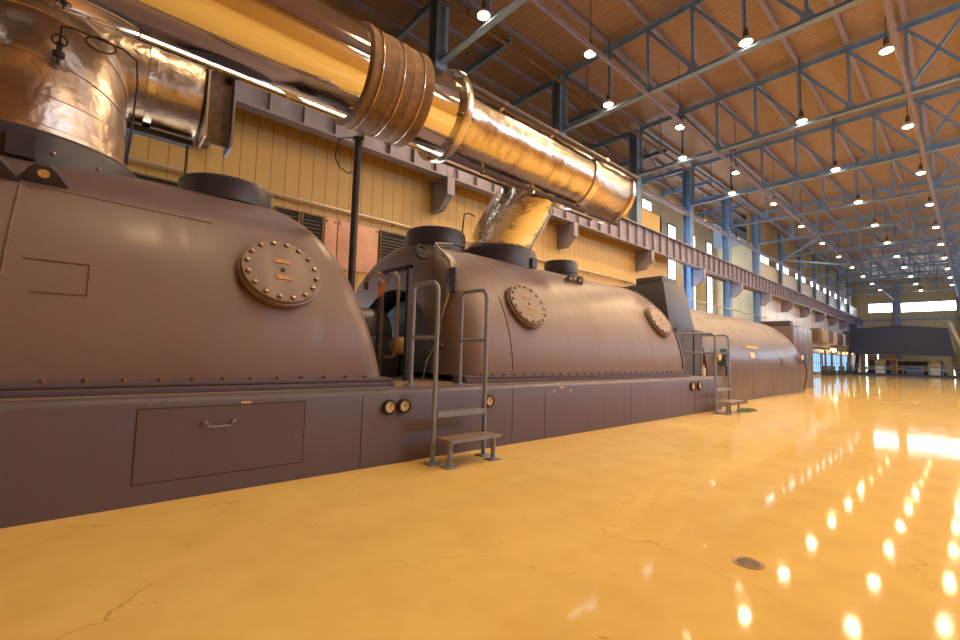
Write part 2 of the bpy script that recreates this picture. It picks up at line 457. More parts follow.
# purlins along the hall, on the trusses
for i, x in enumerate(NX):
    m_ = MB().box(x - .09, x + .09, YB + .1, YF - .1, ZT + .15, ZT + .18).box(x - .02, x + .02, YB + .1, YF - .1, ZT + .18, ZDECK - .04).box(x - .09, x + .09, YB + .1, YF - .1, ZDECK - .04, ZDECK - .005)
    tag(obj('purlin', m_, M['purple'], smooth=0, at=(x, YB, ZT + .15)), 'long mauve purlin under the roof deck, %s from the left wall' % ORD[i], 'purlin', 'purlins along the roof')
for k in range(0, 5):
    for h in (0, .5):
        y = ty(k) + BAY * h
        x1 = -14.35 if h == 0 else -13.72
        m_ = MB().box(-17.95, x1, y - .09, y + .09, 15.90, 15.93).box(-17.95, x1, y - .02, y + .02, 15.93, 16.17).box(-17.95, x1, y - .09, y + .09, 16.17, 16.2)
        tag(obj('rafter', m_, M['blue'], smooth=0, at=(-17.95, y, 15.9)), 'blue rafter above the wall behind the columns, %s from the camera' % ORD[k * 2 + int(h * 2)], 'rafter', 'rafters behind the columns')
for i, x in enumerate((-15.4, -17.0)):
    m_ = MB().box(x - .09, x + .09, YB + .1, YF - .1, 16.21, 16.24).box(x - .02, x + .02, YB + .1, YF - .1, 16.24, ZDECK - .005)
    tag(obj('purlin', m_, M['purple'], smooth=0, at=(x, YB, 16.2)), 'mauve purlin behind the columns, %s one' % ('inner' if i == 0 else 'outer'), 'purlin', 'purlins along the roof')
# long struts along the bottom chords
for x, s in ((-9.05, 'left'), (-1.42, 'right')):
    m_ = MB().box(x - .09, x + .09, YB + .1, YF - .1, ZB - .16, ZB - .13).box(x - .02, x + .02, YB + .1, YF - .1, ZB - .26, ZB - .16)
    tag(obj('longitudinal_strut', m_, M['purple'], smooth=0, at=(x, YB, ZB - .2)), 'long mauve strut running under the truss bottoms, %s one in view' % s, 'strut', 'long struts under the trusses')
# horizontal wind bracing far down the hall
for (p, q, s) in (((-13.6, 56.7), (-9.2, 49.1), 'from the column up to the left long strut'), ((-13.6, 57.0), (-9.2, 64.3), 'from the column away to the left long strut'), ((-8.9, 64.3), (-1.6, 56.8), 'between the two long struts')):
    m_ = MB().bar((p[0], p[1], ZB - .36), (q[0], q[1], ZB - .36), .16, .16)
    tag(obj('wind_brace', m_, M['blue'], smooth=0, at=(p[0], p[1], ZB - .35)), 'blue wind brace far down the roof, ' + s, 'brace', 'wind braces')

# pipe along the eaves
t = thing('service_pipe', 'thin warm-lit pipe running high along the left side under the roof', 'pipe', (-12.4, 0, 14.2))
obj('pipe_run', MB().tube([(-12.4, YB + .2, 14.3), (-12.4, 60, 14.3)], .07, 10), M['hang'], t)
for k in range(0, 7):
    obj('hanger', MB().box(-12.42, -12.38, ty(k) + .2, ty(k) + .24, 14.36, ZDECK - .01), M['darksteel'], t, smooth=0)

# ------------------------------------------------------------------ crane girder on corbels
gx = -13.0
gt = thing('crane_girder', 'mauve crane girder span nearest the camera', 'girder', (gx, ty(K0), 8.12), 'crane girder spans along the left wall')
y0, y1 = ty(K0) + .01, ty(K0) + BAY - .01
obj('web', MB().box(gx - .14, gx - .10, y0, y1, 8.18, 9.4), M['girder'], gt, smooth=0)
obj('flange', MB().box(gx - .30, gx + .06, y0, y1, 8.12, 8.18), M['girder'], gt, smooth=0)
obj('flange', MB().box(gx - .32, gx + .10, y0, y1, 9.4, 9.46), M['girder'], gt, smooth=0)
for i in range(8):
    yy = y0 + .45 + i * .965
    obj('stiffener', MB().box(gx - .10, gx + .04, yy - .02, yy + .02, 8.18, 9.4), M['girder'], gt, smooth=0)
index_kids()
for k in range(K0 + 1, K1):
    dup(gt, (gx, ty(k), 8.12), 'mauve crane girder span, %s from the camera' % ORD[k - K0])
tag(obj('crane_rail', MB().box(gx - .16, gx - .08, YB + .2, ty(K1) - .05, 9.462, 9.56), M['darksteel'], smooth=0, at=(gx, YB, 9.46)), 'long steel crane rail on top of the mauve girder', 'rail')
cb = thing('corbel', 'mauve wall bracket under the crane girder, nearest the camera', 'bracket', (XWL, ty(K0), 7.0), 'brackets under the crane girder')
yk = ty(K0)
for nm, XB in (('wall', XWL + .01), ('column', -13.69)):
    if nm == 'column': cbw = cb; cb = thing('corbel', 'mauve bracket on a free blue column', 'bracket', (XWL, yk, 7.0), 'brackets under the crane girder')
    poly = [(XB, 6.95), (-13.35, 6.95), (-12.85, 7.45), (-12.85, 8.10), (XB, 8.10)]
    obj('web_plate', MB().prism(poly, 1, yk - .13, yk + .13), M['girder'], cb, smooth=0)
    obj('face_plate', MB().box(-12.85, -12.81, yk - .17, yk + .17, 7.42, 8.10), M['purple'], cb, smooth=0)
    obj('top_plate', MB().box(XB, -12.8, yk - .18, yk + .18, 8.10, 8.118), M['girder'], cb, smooth=0)
index_kids()
for k in range(K0 + 1, K1):
    if k == 3: cb.location = (XWL, ty(k), 7.0); cb['label'] = 'mauve girder bracket on the nearer free blue column'; continue
    if k in (4, 5): dup(cb, (XWL, ty(k), 7.0), 'mauve girder bracket on the %s blue column' % ('farther free' if k == 4 else 'cream-wall')); continue
    dup(cbw, (XWL, ty(k), 7.0), 'mauve wall bracket under the crane girder, %s from the camera' % ORD[k - K0])

# ------------------------------------------------------------------ pendant lamps
def make_lamp(x, y, z, label, group):
    t = thing('pendant_lamp', label, 'lamp', (x, y, z), group)
    obj('cord', MB().tube([(x, y, z + .5), (x, y, ZDECK - .005)], .016, 6), M['darksteel'], t)
    obj('housing', MB().lathe((x, y, z + .16), (0, 0, 1), [(0, .08), (.06, .10), (.26, .09), (.34, .04)], 14), M['hang'], t)
    obj('reflector', MB().lathe((x, y, z - .06), (0, 0, 1), [(0, .22), (.02, .225), (.12, .19), (.2, .11), (.24, .08)], 20, capa=False), M['reflector'], t)
    obj('bulb', MB().lathe((x, y, z - .05), (0, 0, 1), [(-.08, .04), (-.07, .12), (-.03, .18), (0, .195), (.05, .17), (.16, .08)], 16), M['bulb'], t)
    return t
lamp0 = None
def lamps(xs, ys, z, row):
    global lamp0
    for i, y in enumerate(ys):
        lab = 'glowing pendant lamp, %s from the camera in the row %s' % (ORD[i], row)
        if lamp0 is None:
            lamp0 = make_lamp(xs, y, z, lab, 'pendant lamps in the row ' + row); index_kids()
        else: dup(lamp0, (xs, y, z), lab, 'pendant lamps in the row ' + row)
rows = [(-10.83, [ty(k) - .35 for k in range(0, 4)], 13.22, 'nearest the left wall'),
        (-9.40, [ty(k) + 3.9 for k in range(0, 11)], 13.2, 'beside the left long strut'),
        (-5.12, [ty(k) - .35 for k in range(1, 12)], 13.2, 'between the two long struts'),
        (-1.72, [ty(k) + 3.9 for k in range(1, 11)], 13.25, 'beside the right long strut'),
        (-14.6, [ty(3) + 4.3, ty(4) + 4.3], 13.1, 'inside the recess')]
for r in rows: lamps(*r)
# rows to the right of the picture light the floor too
ROW_R = [(2.2, [ty(k) - .35 for k in range(-1, 9)], 13.4), (6.0, [ty(k) + 3.9 for k in range(-1, 8)], 13.25), (9.9, [ty(k) - .35 for k in range(-1, 8)], 13.4)]
def plight(x, y, z, e, r=.2, c=(1., .70, .385)):
    l = bpy.data.lights.new('lamp_light', 'AREA'); l.shape = 'DISK'; l.size = r * 2; l.energy = e; l.color = c
    o = bpy.data.objects.new('lamp_light', l); o.location = (x, y, z); col.objects.link(o)
EN = 400
for x, ys, z, n in rows[1:4]:
    for y in ys:
        if y < 72: plight(x, y, z - .19, EN * (1.0 if y < 34 else .62 if y < 46 else .4), .25)
for x, ys, z in ROW_R:
    for y in ys:
        if y > 8: plight(x, y, z - .19, EN * (.55 if y < 40 else .3), .5)
plight(-10.83, 9.45, 13.03, EN); plight(-5.12, 1.65, 13.2, EN * .6); plight(-1.72, 5.9, 13.05, EN * .7); plight(-1.72, 13.7, 13.05, EN)

# ------------------------------------------------------------------ the machine base
XF = -5.28
base = thing('turbine_plinth', 'long dark grey steel plinth under the turbine casings, with gauges and a hinged hatch', 'plinth', (-8.6, 4, 0))
YP0, YP1 = -6.0, 14.85
prof = [(XF, 0), (XF, .93), (XF - .02, .97), (XF - .06, .995), (XF - .12, 1.0), (-12.0, 1.0), (-12.0, 0)]
obj('side_casing', MB().prism(prof, 1, YP0, YP1), M['base'], base, smooth=40)
obj('deck_plate', MB().box(-11.9, XF - .12, YP0 + .05, YP1 - .05, 1.0, 1.008), M['deck'], base, smooth=0)
def seam(y0, y1, z0, z1, par, x=XF, w=.008):
    return MB().box(x + .0, x + .003, y0 - w, y1 + w, z0 - w, z1 + w)
for y in (2.72, 5.5, 6.35, 9.4, 12.9):
    obj('panel_joint', MB().box(XF, XF + .002, y - .006, y + .006, .03, .93), M['groove'], base, smooth=0)
# hatch
hp = obj('hatch', MB().box(XF, XF + .004, .42, 1.98, .20, .89), M['base'], base, smooth=0)
hj = MB().box(XF, XF + .0035, .41, .42, .19, .90).box(XF, XF + .0035, 1.98, 1.99, .19, .90).box(XF, XF + .0035, .42, 1.98, .19, .20).box(XF, XF + .0035, .42, 1.98, .89, .90)
obj('joint', hj, M['groove'], hp, smooth=0)
hd = MB().tube([(XF + .005, .97, .735), (XF + .05, .97, .735), (XF + .055, .99, .72), (XF + .055, 1.0, .69), (XF + .055, 1.20, .69), (XF + .055, 1.21, .72), (XF + .05, 1.24, .735), (XF + .005, 1.24, .735)], .008, 8)
obj('handle', hd, M['rail'], hp)
for y in (.97, 1.24): obj('handle_mount', MB().box(XF + .004, XF + .03, y - .02, y + .02, .722, .75), M['purple'], hp, smooth=0)
obj('label_plate', MB().box(XF, XF + .006, 1.30, 1.40, .905, .925), M['tag'], base, smooth=0)
for y, z in ((2.68, .88), (2.68, .66), (2.68, .45), (2.68, .25), (.5, .93), (1.9, .5), (3.9, .62)):
    obj('screw', MB().lathe((XF, y, z), (1, 0, 0), [(0, .012), (.006, .012), (.01, .006)], 8), M['bolt'], base)
for y, z, r in ((3.10, .765, .10), (3.33, .768, .10), (4.93, .755, .10), (12.66, .78, .13), (13.12, .785, .13)):
    g = obj('gauge', MB().lathe((XF, y, z), (1, 0, 0), [(0, r), (.05, r), (.06, r * .9), (.06, r * .74), (.045, r * .72)], 24, capb=False), M['black'], base)
    obj('dial', MB().lathe((XF + .04, y, z), (1, 0, 0), [(0, r * .73), (.004, r * .72)], 24), M['gauge'], g)
    obj('needle', MB().bar((XF + .047, y - r * .1, z - r * .1), (XF + .047, y + r * .3, z + r * .45), .006, .008), M['black'], g, smooth=0)
for y, z in ((6.85, .915), (6.62, .86), (7.12, .86), (11.5, .80), (12.0, .80)):
    obj('tag_plate', MB().box(XF, XF + .006, y - (.05 if z > .9 else .015), y + (.05 if z > .9 else .015), z - .016 - (.02 if z < .9 else 0), z + .016), M['tag'] if y < 10 else M['purple'], base, smooth=0)

# ------------------------------------------------------------------ turbine casings
XC0, ZC0, RC = -8.6, 1.12, 2.85
def casing_shell(y0, y1f, R, fillet, n=40, open_r=None, open_c=None, tilt=0., rounds=6):
    """half barrel along y; the end at y1f(angle) is closed, with a rounded shoulder, optionally with an arched opening"""
    A = [PI * i / n for i in range(n + 1)]
    sgn = 1 if y1f(0) > y0 else -1
    rows = []
    def row(fy, r):
        return [(XC0 + r * math.cos(a), fy(a), ZC0 + r * math.sin(a)) for a in A]
    rows.append(row(lambda a: y0, R))
    for q in (.25, .5, .75): rows.append(row(lambda a, q=q: y0 + (y1f(a) - sgn * fillet - y0) * q, R))
    for k in range(rounds + 1):
        t = PI / 2 * k / rounds
        rows.append(row(lambda a, t=t: y1f(a) - sgn * fillet * (1 - math.sin(t)), R - fillet * (1 - math.cos(t))))
    if open_r:
        cx, cz = open_c
        rows.append([(cx + open_r * math.cos(a), y1f(a), cz + open_r * math.sin(a)) for a in A])
        rows.append([(cx + open_r * math.cos(a), y1f(a) - sgn * .25, cz + open_r * math.sin(a)) for a in A])
    else:
        for q in (.6, .25, .02): rows.append(row(lambda a, q=q: y1f(a), (R - fillet) * q))
    return MB().grid(rows)

def flange(par, y0, y1, m, R=RC, end=None):
    x1 = XC0 + R
    obj('flange', MB().box(x1 - .25, x1 + .13, y0, y1, 1.008, 1.07).box(x1 - .25, x1 + .10, y0, y1 - .02, 1.085, 1.13), m, par, bevel=.008)
    obj('flange_joint', MB().box(x1 - .25, x1 + .085, y0, y1 - .03, 1.07, 1.085), M['rust'], par, smooth=0)

def bolts(par, y0, y1, n, R=RC):
    x = XC0 + R + .06
    for i in range(n):
        y = y0 + (y1 - y0) * (i + .5) / n
        obj('flange_bolt', MB().lathe((x, y, 1.13), (0, 0, 1), [(0, .028), (.03, .028), (.036, .02)], 6), M['rust'], par, smooth=0)

def manhole(par, y, ang, r=.52, m='paint'):
    a = math.radians(ang); nrm = Vector((math.cos(a), 0, math.sin(a)))
    c = Vector((XC0, y, ZC0)) + nrm * (RC - .10)
    nk = obj('manhole', MB().lathe(c, nrm, [(0, r * .92), (.10, r * .92), (.12, r * .94), (.125, r), (.175, r), (.18, r * .985)], 48), M[m], par)
    obj('cover', MB().lathe(c + nrm * .18, nrm, [(0, r * .95), (.035, r * .95), (.045, r * .93)], 48), M[m], nk)
    ay = Vector((0, 1, 0)); az = nrm.cross(ay) * -1
    if az.z < 0: az = -az
    for i in range(16):
        t = 2 * PI * (i + .5) / 16
        p = c + nrm * .222 + ay * (math.cos(t) * r * .83) + az * (math.sin(t) * r * .83)
        obj('bolt', MB().lathe(p, nrm, [(0, .032), (.025, .032), (.035, .018)], 6), M['bolt'], nk, smooth=0)
    for s in (.26, -.24):
        p = c + nrm * .227 + az * (s * r)
        u, v = ay * (.1), az * (.032)
        mb = MB().add([p - u - v, p + u - v, p + u + v, p - u + v, p - u - v + nrm * .006, p + u - v + nrm * .006, p + u + v + nrm * .006, p - u + v + nrm * .006],
                      [(0, 1, 2, 3), (7, 6, 5, 4), (0, 4, 5, 1), (1, 5, 6, 2), (2, 6, 7, 3), (3, 7, 4, 0)])
        obj('plate', mb, M['brass'], nk, smooth=0)
    obj('stud', MB().lathe(c + nrm * .222, nrm, [(0, .03), (.015, .03), (.02, .012)], 12), M['black'], nk)
    return nk

def lug(par, y, ang, s=1.):
    a = math.radians(ang); nrm = Vector((math.cos(a), 0, math.sin(a))); ay = Vector((0, 1, 0)); tn = ay.cross(nrm)
    c = Vector((XC0, y, ZC0)) + nrm * (RC - .03)
    prof = [(-.22, 0), (.22, 0), (.10, .20), (.05, .245), (-.05, .245), (-.10, .20)]
    hole = [(math.cos(t) * .05, .16 + math.sin(t) * .05) for t in [2 * PI * i / 10 for i in range(10)]]
    vs = []; fs = []
    for d in (-.03, .03):
        for u, h in prof: vs.append(c + ay * (u * s) + nrm * (h * s) + tn * d)
    n = len(prof)
    fs = [tuple(range(n)), tuple(range(2 * n - 1, n - 1, -1))] + [(i, i + n, (i + 1) % n + n, (i + 1) % n) for i in range(n)]
    o = obj('lifting_lug', MB().add(vs, fs), M['cap'], par, smooth=0)
    obj('eye_hole', MB().lathe(c + nrm * (.155 * s) - tn * .034, tn, [(0, .05 * s), (.068, .05 * s)], 14), M['tag'], o)

def top_cap(par, x, y, r, z0, z1):
    o = obj('relief_cover', MB().lathe((x, y, z0), (0, 0, 1), [(0, r * .96), (z1 - z0 - .36, r * .96), (z1 - z0 - .34, r), (z1 - z0 - .03, r), (z1 - z0, r * .97)], 48), M['cap'], par)
    obj('rim', MB().lathe((x, y, z1), (0, 0, 1), [(0, r * .95), (.02, r * .94)], 48), M['cap'], o)
    return o

cl = thing('turbine_casing', 'near grey turbine casing with a round bolted manhole, at the left', 'turbine casing', (XC0, 0, 1.01), 'turbine casings on the base')
obj('shell', casing_shell(-5.5, lambda a: 3.39 - .65 * math.sin(a) - .40 * math.sin(a) ** 6, RC, .42), M['paint'], cl, smooth=50)
flange(cl, -5.5, 3.39, M['base']); bolts(cl, -1.0, 3.1, 14)
manhole(cl, 1.86, 28.3)
lug(cl, -.46, 48.); lug(cl, -.84, 47.)
top_cap(cl, -8.2, 1.58, .68, 3.75, 4.13)
# weld-scar outline and the faint patch plate
def on_shell(y, ang, dr=.004): 
    a = math.radians(ang); return Vector((XC0 + (RC + dr) * math.cos(a), y, ZC0 + (RC + dr) * math.sin(a)))
obj('patch_outline', MB().tube([on_shell(-.5, 24.5), on_shell(-.02, 24.5)], .006, 6).tube([on_shell(-.02, 24.5), on_shell(-.02, 21), on_shell(-.02, 17.5)], .006, 6).tube([on_shell(-.02, 17.5), on_shell(-.42, 17.5)], .006, 6), M['rust'], cl)
obj('weld_line', MB().tube([on_shell(-.62, g) for g in range(20, 47, 2)], .012, 6).tube([on_shell(-.62 + .05 * i, 46 - .05 * i) for i in range(0, 36)], .007, 6), M['weld'], cl)
# the inlet collar under the first elbow
EX, EY = -8.45, -.80
cr = obj('inlet_collar', MB().lathe((EX, EY, 3.0), (0, 0, 1), [(0, 1.28), (.84, 1.28), (.96, 1.25), (1.02, 1.18), (1.04, 1.06)], 56), M['cap'], cl)
for i, (dy, s) in enumerate(((-.55, 0), (.35, 0), (.9, 0))):
    t = math.atan2(dy, 1.2)
    p = Vector((EX + 1.28 * math.cos(t), EY + 1.28 * math.sin(t), 3.75)); n = Vector((math.cos(t), math.sin(t), 0))
    obj('stud', MB().lathe(p, n, [(0, .02), (.02, .02), (.025, .01)], 8), M['bolt'], cr)
bt = MB(); bt.box(EX + 1.26, EX + 1.36, EY - .02, EY + .22, 3.60, 3.88)
obj('clamp_block', bt, M['cap'], cr, smooth=0)

cm_ = thing('turbine_casing', 'second grey turbine casing with two round manholes and an arched open end', 'turbine casing', (XC0, 9, 1.01), 'turbine casings on the base')
OPC, OPR = (-8.55, 1.12), 1.75
obj('shell', casing_shell(13.15, lambda a: 4.85 + .15 * math.sin(a), RC, .5, open_r=OPR, open_c=OPC), M['paint'], cm_, smooth=50)
# far end closure
obj('end_shell', casing_shell(13.15, lambda a: 13.44 - .08 * math.sin(a), RC, .12), M['paint'], cm_, smooth=50)
flange(cm_, 4.75, 13.43, M['base']); bolts(cm_, 5.0, 13.3, 30)
manhole(cm_, 6.66, 28.7); manhole(cm_, 12.42, 30.6)
lug(cm_, 9.25, 55., .9); lug(cm_, 9.66, 55., .9)
top_cap(cm_, -8.2, 5.88, .68, 3.75, 4.24); top_cap(cm_, -8.15, 10.45, .5, 3.7, 4.28)
obj('joint_gap', MB().tube([on_shell(5.98, g, -.004) for g in range(2, 34, 3)], .012, 6), M['groove'], cm_)
obj('end_seam', MB().tube([on_shell(13.2, g, .0) for g in range(2, 90, 4)], .03, 8), M['cap'], cm_)
mc = obj('inlet_collar', MB().lathe((-8.35, 8.05, 3.4), (0, 0, 1), [(0, 1.02), (.62, 1.02), (.78, .98), (.86, .86), (.88, .80)], 48), M['cap'], cm_)
obj('latch', MB().box(-7.36, -7.28, 8.2, 8.36, 3.72, 3.95), M['cap'], mc, smooth=0)
# arched tunnel in the open end with the bearing dome inside, its blue painted in as daylight
A_ = [PI * i / 24 for i in range(25)]
obj('tunnel_lining', MB().grid([[(OPC[0] + r * math.cos(a), y, OPC[1] + r * math.sin(a)) for a in A_] for y, r in ((4.98, OPR), (6.6, OPR), (6.6, .05))]), M['darksteel'], cm_)
obj('bearing_dome', MB().grid([[(OPC[0] + r * math.cos(a), y, OPC[1] + r * math.sin(a)) for a in A_] for y, r in ((6.5, 1.7), (5.75, 1.66), (5.4, 1.56), (5.15, 1.32), (5.03, 1.0), (5.0, .6), (5.0, .05))]), M['daylitcone'], cm_)
# shackle and conduit box on the open end face
obj('shackle', MB().tube([(-7.35, 5.0, 3.62), (-7.35, 4.85, 3.66), (-7.33, 4.78, 3.56), (-7.31, 4.80, 3.44), (-7.31, 4.9, 3.40), (-7.30, 5.02, 3.42)], .035, 8), M['darksteel'], cm_)
cb_ = obj('conduit_box', MB().box(-6.52, -6.24, 4.93, 5.02, 2.62, 3.08), M['grey'], cm_, bevel=.02)
for z in (2.76, 2.95): obj('hole_plug', MB().lathe((-6.37, 4.935, z), (0, -1, 0), [(0, .03), (.012, .03)], 10), M['black'], cb_)
for d in (0, .05):
    obj('conduit', MB().tube([(-7.6 + d, 5.9, 3.86 + d), (-7.45 + d, 5.3, 3.74 + d), (-7.1 + d, 5.12, 3.55 + d), (-6.7 + d, 4.98, 3.36 + d * .5), (-6.45 + d, 4.94, 3.2), (-6.40 + d, 4.93, 3.08)], .022, 8), M['conduit'], cb_)
obj('drop_conduit', MB().tube([(-6.40, 4.92, 2.62), (-6.55, 4.90, 2.2), (-6.62, 4.88, 1.8), (-6.9, 4.85, 1.35), (-7.0, 4.84, 1.02)], .02, 8), M['conduit'], cb_)
obj('drain_valve', MB().lathe((-6.42, 4.86, 1.62), (0, -1, 0), [(0, .05), (.05, .06), (.09, .04)], 12), M['hang'], cm_)

# the stepped duct box between the second casing and the generator
db = thing('duct_box', 'stepped grey duct box standing between second casing and generator', 'duct', (-7.6, 14.3, 1.01))
obj('duct_body', MB().add([(-10.5, 13.75, 2.5), (-6.38, 13.75, 2.5), (-6.38, 15.6, 2.5), (-10.5, 15.6, 2.5), (-10.5, 13.75, 3.85), (-6.6, 13.75, 4.02), (-6.6, 15.3, 4.02), (-10.5, 15.3, 3.85)],
    [(3, 2, 1, 0), (4, 5, 6, 7), (0, 1, 5, 4), (1, 2, 6, 5), (2, 3, 7, 6), (3, 0, 4, 7)]), M['grey'], db, bevel=.015)
obj('upper_step', MB().box(-7.6, -6.68, 13.85, 14.9, 3.96, 4.22), M['grey'], db, bevel=.015)
obj('support', MB().box(-9.5, -6.12, 13.62, 14.8, 1.01, 2.48).box(-9.5, -6.12, 14.9, 15.6, .02, 2.48), M['grey'], db, smooth=0)

# ------------------------------------------------------------------ generator
gn = thing('generator', 'long round-topped grey generator with nameplate, beyond the turbine casings', 'generator', (XC0, 21, 0))
RG, ZG = 2.58, 1.18
YG0, YG1 = 15.65, 28.3
sec = lambda r: [(XC0 + r, 0.02), (XC0 + r, .6)] + [(XC0 + r * math.cos(PI * i / 36), ZG + r * math.sin(PI * i / 36)) for i in range(37)] + [(XC0 - r, .6), (XC0 - r, .02)]
rows_ = [[(x, y, z) for x, z in sec(r)] for y, r in ((YG0, .3), (YG0, RG), (19, RG), (23, RG), (27.6, RG), (27.95, RG - .03), (28.2, RG - .14), (28.3, RG - .35), (28.3, .3))]
obj('housing', MB().grid(rows_), M['gen'], gn, smooth=50)
obj('foot_rail', MB().box(XC0 + RG - .2, XC0 + RG + .05, 15.7, 28.1, .0, .12), M['gen'], gn, smooth=0)
obj('side_seam', MB().box(XC0 + RG, XC0 + RG + .012, 15.7, 28.0, 1.16, 1.20), M['base'], gn, smooth=0)
for y in (17.6, 20.2, 22.8, 25.4): obj('panel_joint', MB().box(XC0 + RG, XC0 + RG + .006, y - .012, y + .012, .12, 1.16), M['base'], gn, smooth=0)
def on_gen(y, ang, dr=.01):
    a = math.radians(ang); return Vector((XC0 + (RG + dr) * math.cos(a), y, ZG + (RG + dr) * math.sin(a)))
def gen_plate(name, y0, y1, a0, a1, m, par, dr=.012):
    return obj(name, MB().grid([[on_gen(y0, a0 + (a1 - a0) * i / 4, dr) for i in range(5)], [on_gen(y1, a0 + (a1 - a0) * i / 4, dr) for i in range(5)]]), m, par)
npl = gen_plate('nameplate', 19.7, 21.7, 18.2, 23.0, M['brass'], gn)
for i in range(6): gen_plate('raised_letter', 20.05 + i * .24, 20.20 + i * .24, 19.7, 21.6, M['tag'], npl, .02)
gen_plate('data_plate', 20.2, 20.75, 10.5, 15.5, M['tag'], gn)
gen_plate('side_door', 24.4, 26.9, 3., 12., M['gen'], gn, .03)
sk = obj('sloped_skirt', MB().prism([(14.9, .0), (18.05, .0), (18.0, .42), (16.7, .98), (14.9, .98)], 0, -6.02, -5.55), M['gen'], gn, smooth=0)
for y, z in ((16.8, 1.62), (27.9, 1.75)):
    jb = obj('instrument', MB().box(XC0 + RG, XC0 + RG + .22, y, y + .35, z - .3, z + .32), M['bluebox'], gn, bevel=.02)
    obj('indicator', MB().lathe((XC0 + RG + .12, y - .45, z + .02), (1, 0, 0), [(0, .14), (.05, .14)], 16), M['tag'], jb)
    obj('bracket_arm', MB().tube([(XC0 + RG + .1, y, z), (XC0 + RG + .1, y - .35, z)], .05, 8), M['darksteel'], jb)
    obj('lead', MB().tube([(XC0 + RG + .14, y + .2, z - .3), (XC0 + RG + .18, y + .1, z - .9), (XC0 + RG + .10, y - .1, .15)], .035, 8), M['darksteel'], jb)

ex = thing('exciter_housing', 'tall flat-sided pale grey housing behind the far end of the generator', 'housing', (-8.6, 31, 0))
obj('cabinet', MB().box(-10.6, -6.55, 28.75, 33.0, 0, 3.5), M['gen'], ex, bevel=.03)
for y in (29.8, 30.85, 31.9): obj('panel_joint', MB().box(-6.55, -6.54, y - .015, y + .015, .1, 3.45), M['base'], ex, smooth=0)
obj('roof_vent', MB().box(-8.2, -6.7, 28.9, 29.5, 3.5, 3.82), M['cap'], ex, bevel=.03)
obj('roof_vent', MB().box(-7.6, -6.8, 30.6, 31.6, 3.5, 3.64), M['brown'], ex, bevel=.03)

# ------------------------------------------------------------------ main overhead pipe
PX, PZ, PR = -6.95, 6.23, .765
mp = thing('crossover_pipe', 'large polished metal pipe overhead with brown bellows, branching to second casing', 'pipe', (PX, 5, PZ))
ax = (0, 1, 0)
obj('polished_jacket', MB().lathe((PX, 0, PZ), ax, [(-6.5, PR), (-2, PR), (1, PR), (3.1, PR)], 72), M['mirror'], mp)
for y in (-2.0, 1.05): obj('jacket_joint', MB().lathe((PX, y, PZ), ax, [(-.02, PR), (-.02, PR + .004), (.02, PR + .004), (.02, PR)], 72, False, False), M['mirror'], mp)
bp = [(3.06, PR * .9), (3.06, PR + .05), (3.08, PR + .085), (3.14, PR + .085), (3.17, PR + .06), (3.3, PR + .065), (3.5, PR + .07), (3.53, PR + .08), (3.56, PR + .07),
      (3.8, PR + .07), (3.83, PR + .08), (3.86, PR + .07), (4.12, PR + .065), (4.16, PR + .085), (4.23, PR + .085), (4.26, PR + .05), (4.26, PR * .9)]
be = obj('bellows', MB().lathe((PX, 0, PZ), ax, bp, 72), M['bellows'], mp)
for y in (3.25, 3.64, 4.04):
    obj('wire_band', MB().tube([(PX + (PR + .078) * math.cos(2 * PI * i / 48), y, PZ + (PR + .078) * math.sin(2 * PI * i / 48)) for i in range(49)], .012, 6, False), M['wire'], be)
obj('polished_spool', MB().lathe((PX, 0, PZ), ax, [(4.2, PR), (4.8, PR), (5.1, PR)], 72), M['mirror'], mp)
fl = obj('anchor_flange', MB().lathe((PX, 0, PZ), ax, [(4.94, PR), (4.94, PR + .12), (4.98, PR + .14), (5.08, PR + .14), (5.12, PR + .11), (5.12, PR)], 64), M['band'], mp)
for a in (25, 60, 120, 200, 250, 300, 340):
    r = math.radians(a)
    obj('flange_stud', MB().lathe((PX + (PR + .07) * math.cos(r), 4.90, PZ + (PR + .07) * math.sin(r)), ax, [(0, .03), (.3, .03)], 8), M['bolt'], fl)
obj('dented_jacket', MB().lathe((PX, 0, PZ), ax, [(5.1, PR), (7, PR + .01), (8.5, PR), (9.6, PR)], 72), M['dented'], mp)
obj('jacket_collar', MB().lathe((PX, 0, PZ), ax, [(9.26, PR), (9.28, PR + .04), (9.35, PR + .055), (9.48, PR + .05), (9.52, PR)], 72), M['band'], mp)
obj('smooth_jacket', MB().lathe((PX, 0, PZ), ax, [(9.5, PR + .005), (11.0, PR + .005), (11.1, PR - .05)], 72), M['elbow'], mp)
obj('end_plate', MB().lathe((PX, 0, PZ), ax, [(11.1, PR + .03), (11.14, PR + .05), (11.2, PR + .05), (11.22, PR + .03)], 48), M['band'], mp)
obj('end_cap', MB().lathe((PX, 0, PZ), ax, [(11.22, PR * .7), (11.38, PR * .66), (11.5, PR * .4)], 40), M['darksteel'], mp)
for a in (23, -79, 150, 215):
    r = math.radians(a); q = PR + .10
    x_, z_ = PX + q * math.cos(r), PZ + q * math.sin(r)
    tr_ = obj('tie_rod', MB().tube([(x_, 5.08, z_), (x_, 11.3, z_)], .062, 10), M['rod'], mp)
    for y in (6.0, 7.6, 9.7):
        obj('rod_guide', MB().tube([(PX + PR * math.cos(r) * .98, y, PZ + PR * math.sin(r) * .98), (x_ + .07 * math.cos(r), y, z_ + .07 * math.sin(r))], .055, 8), M['band'], tr_)
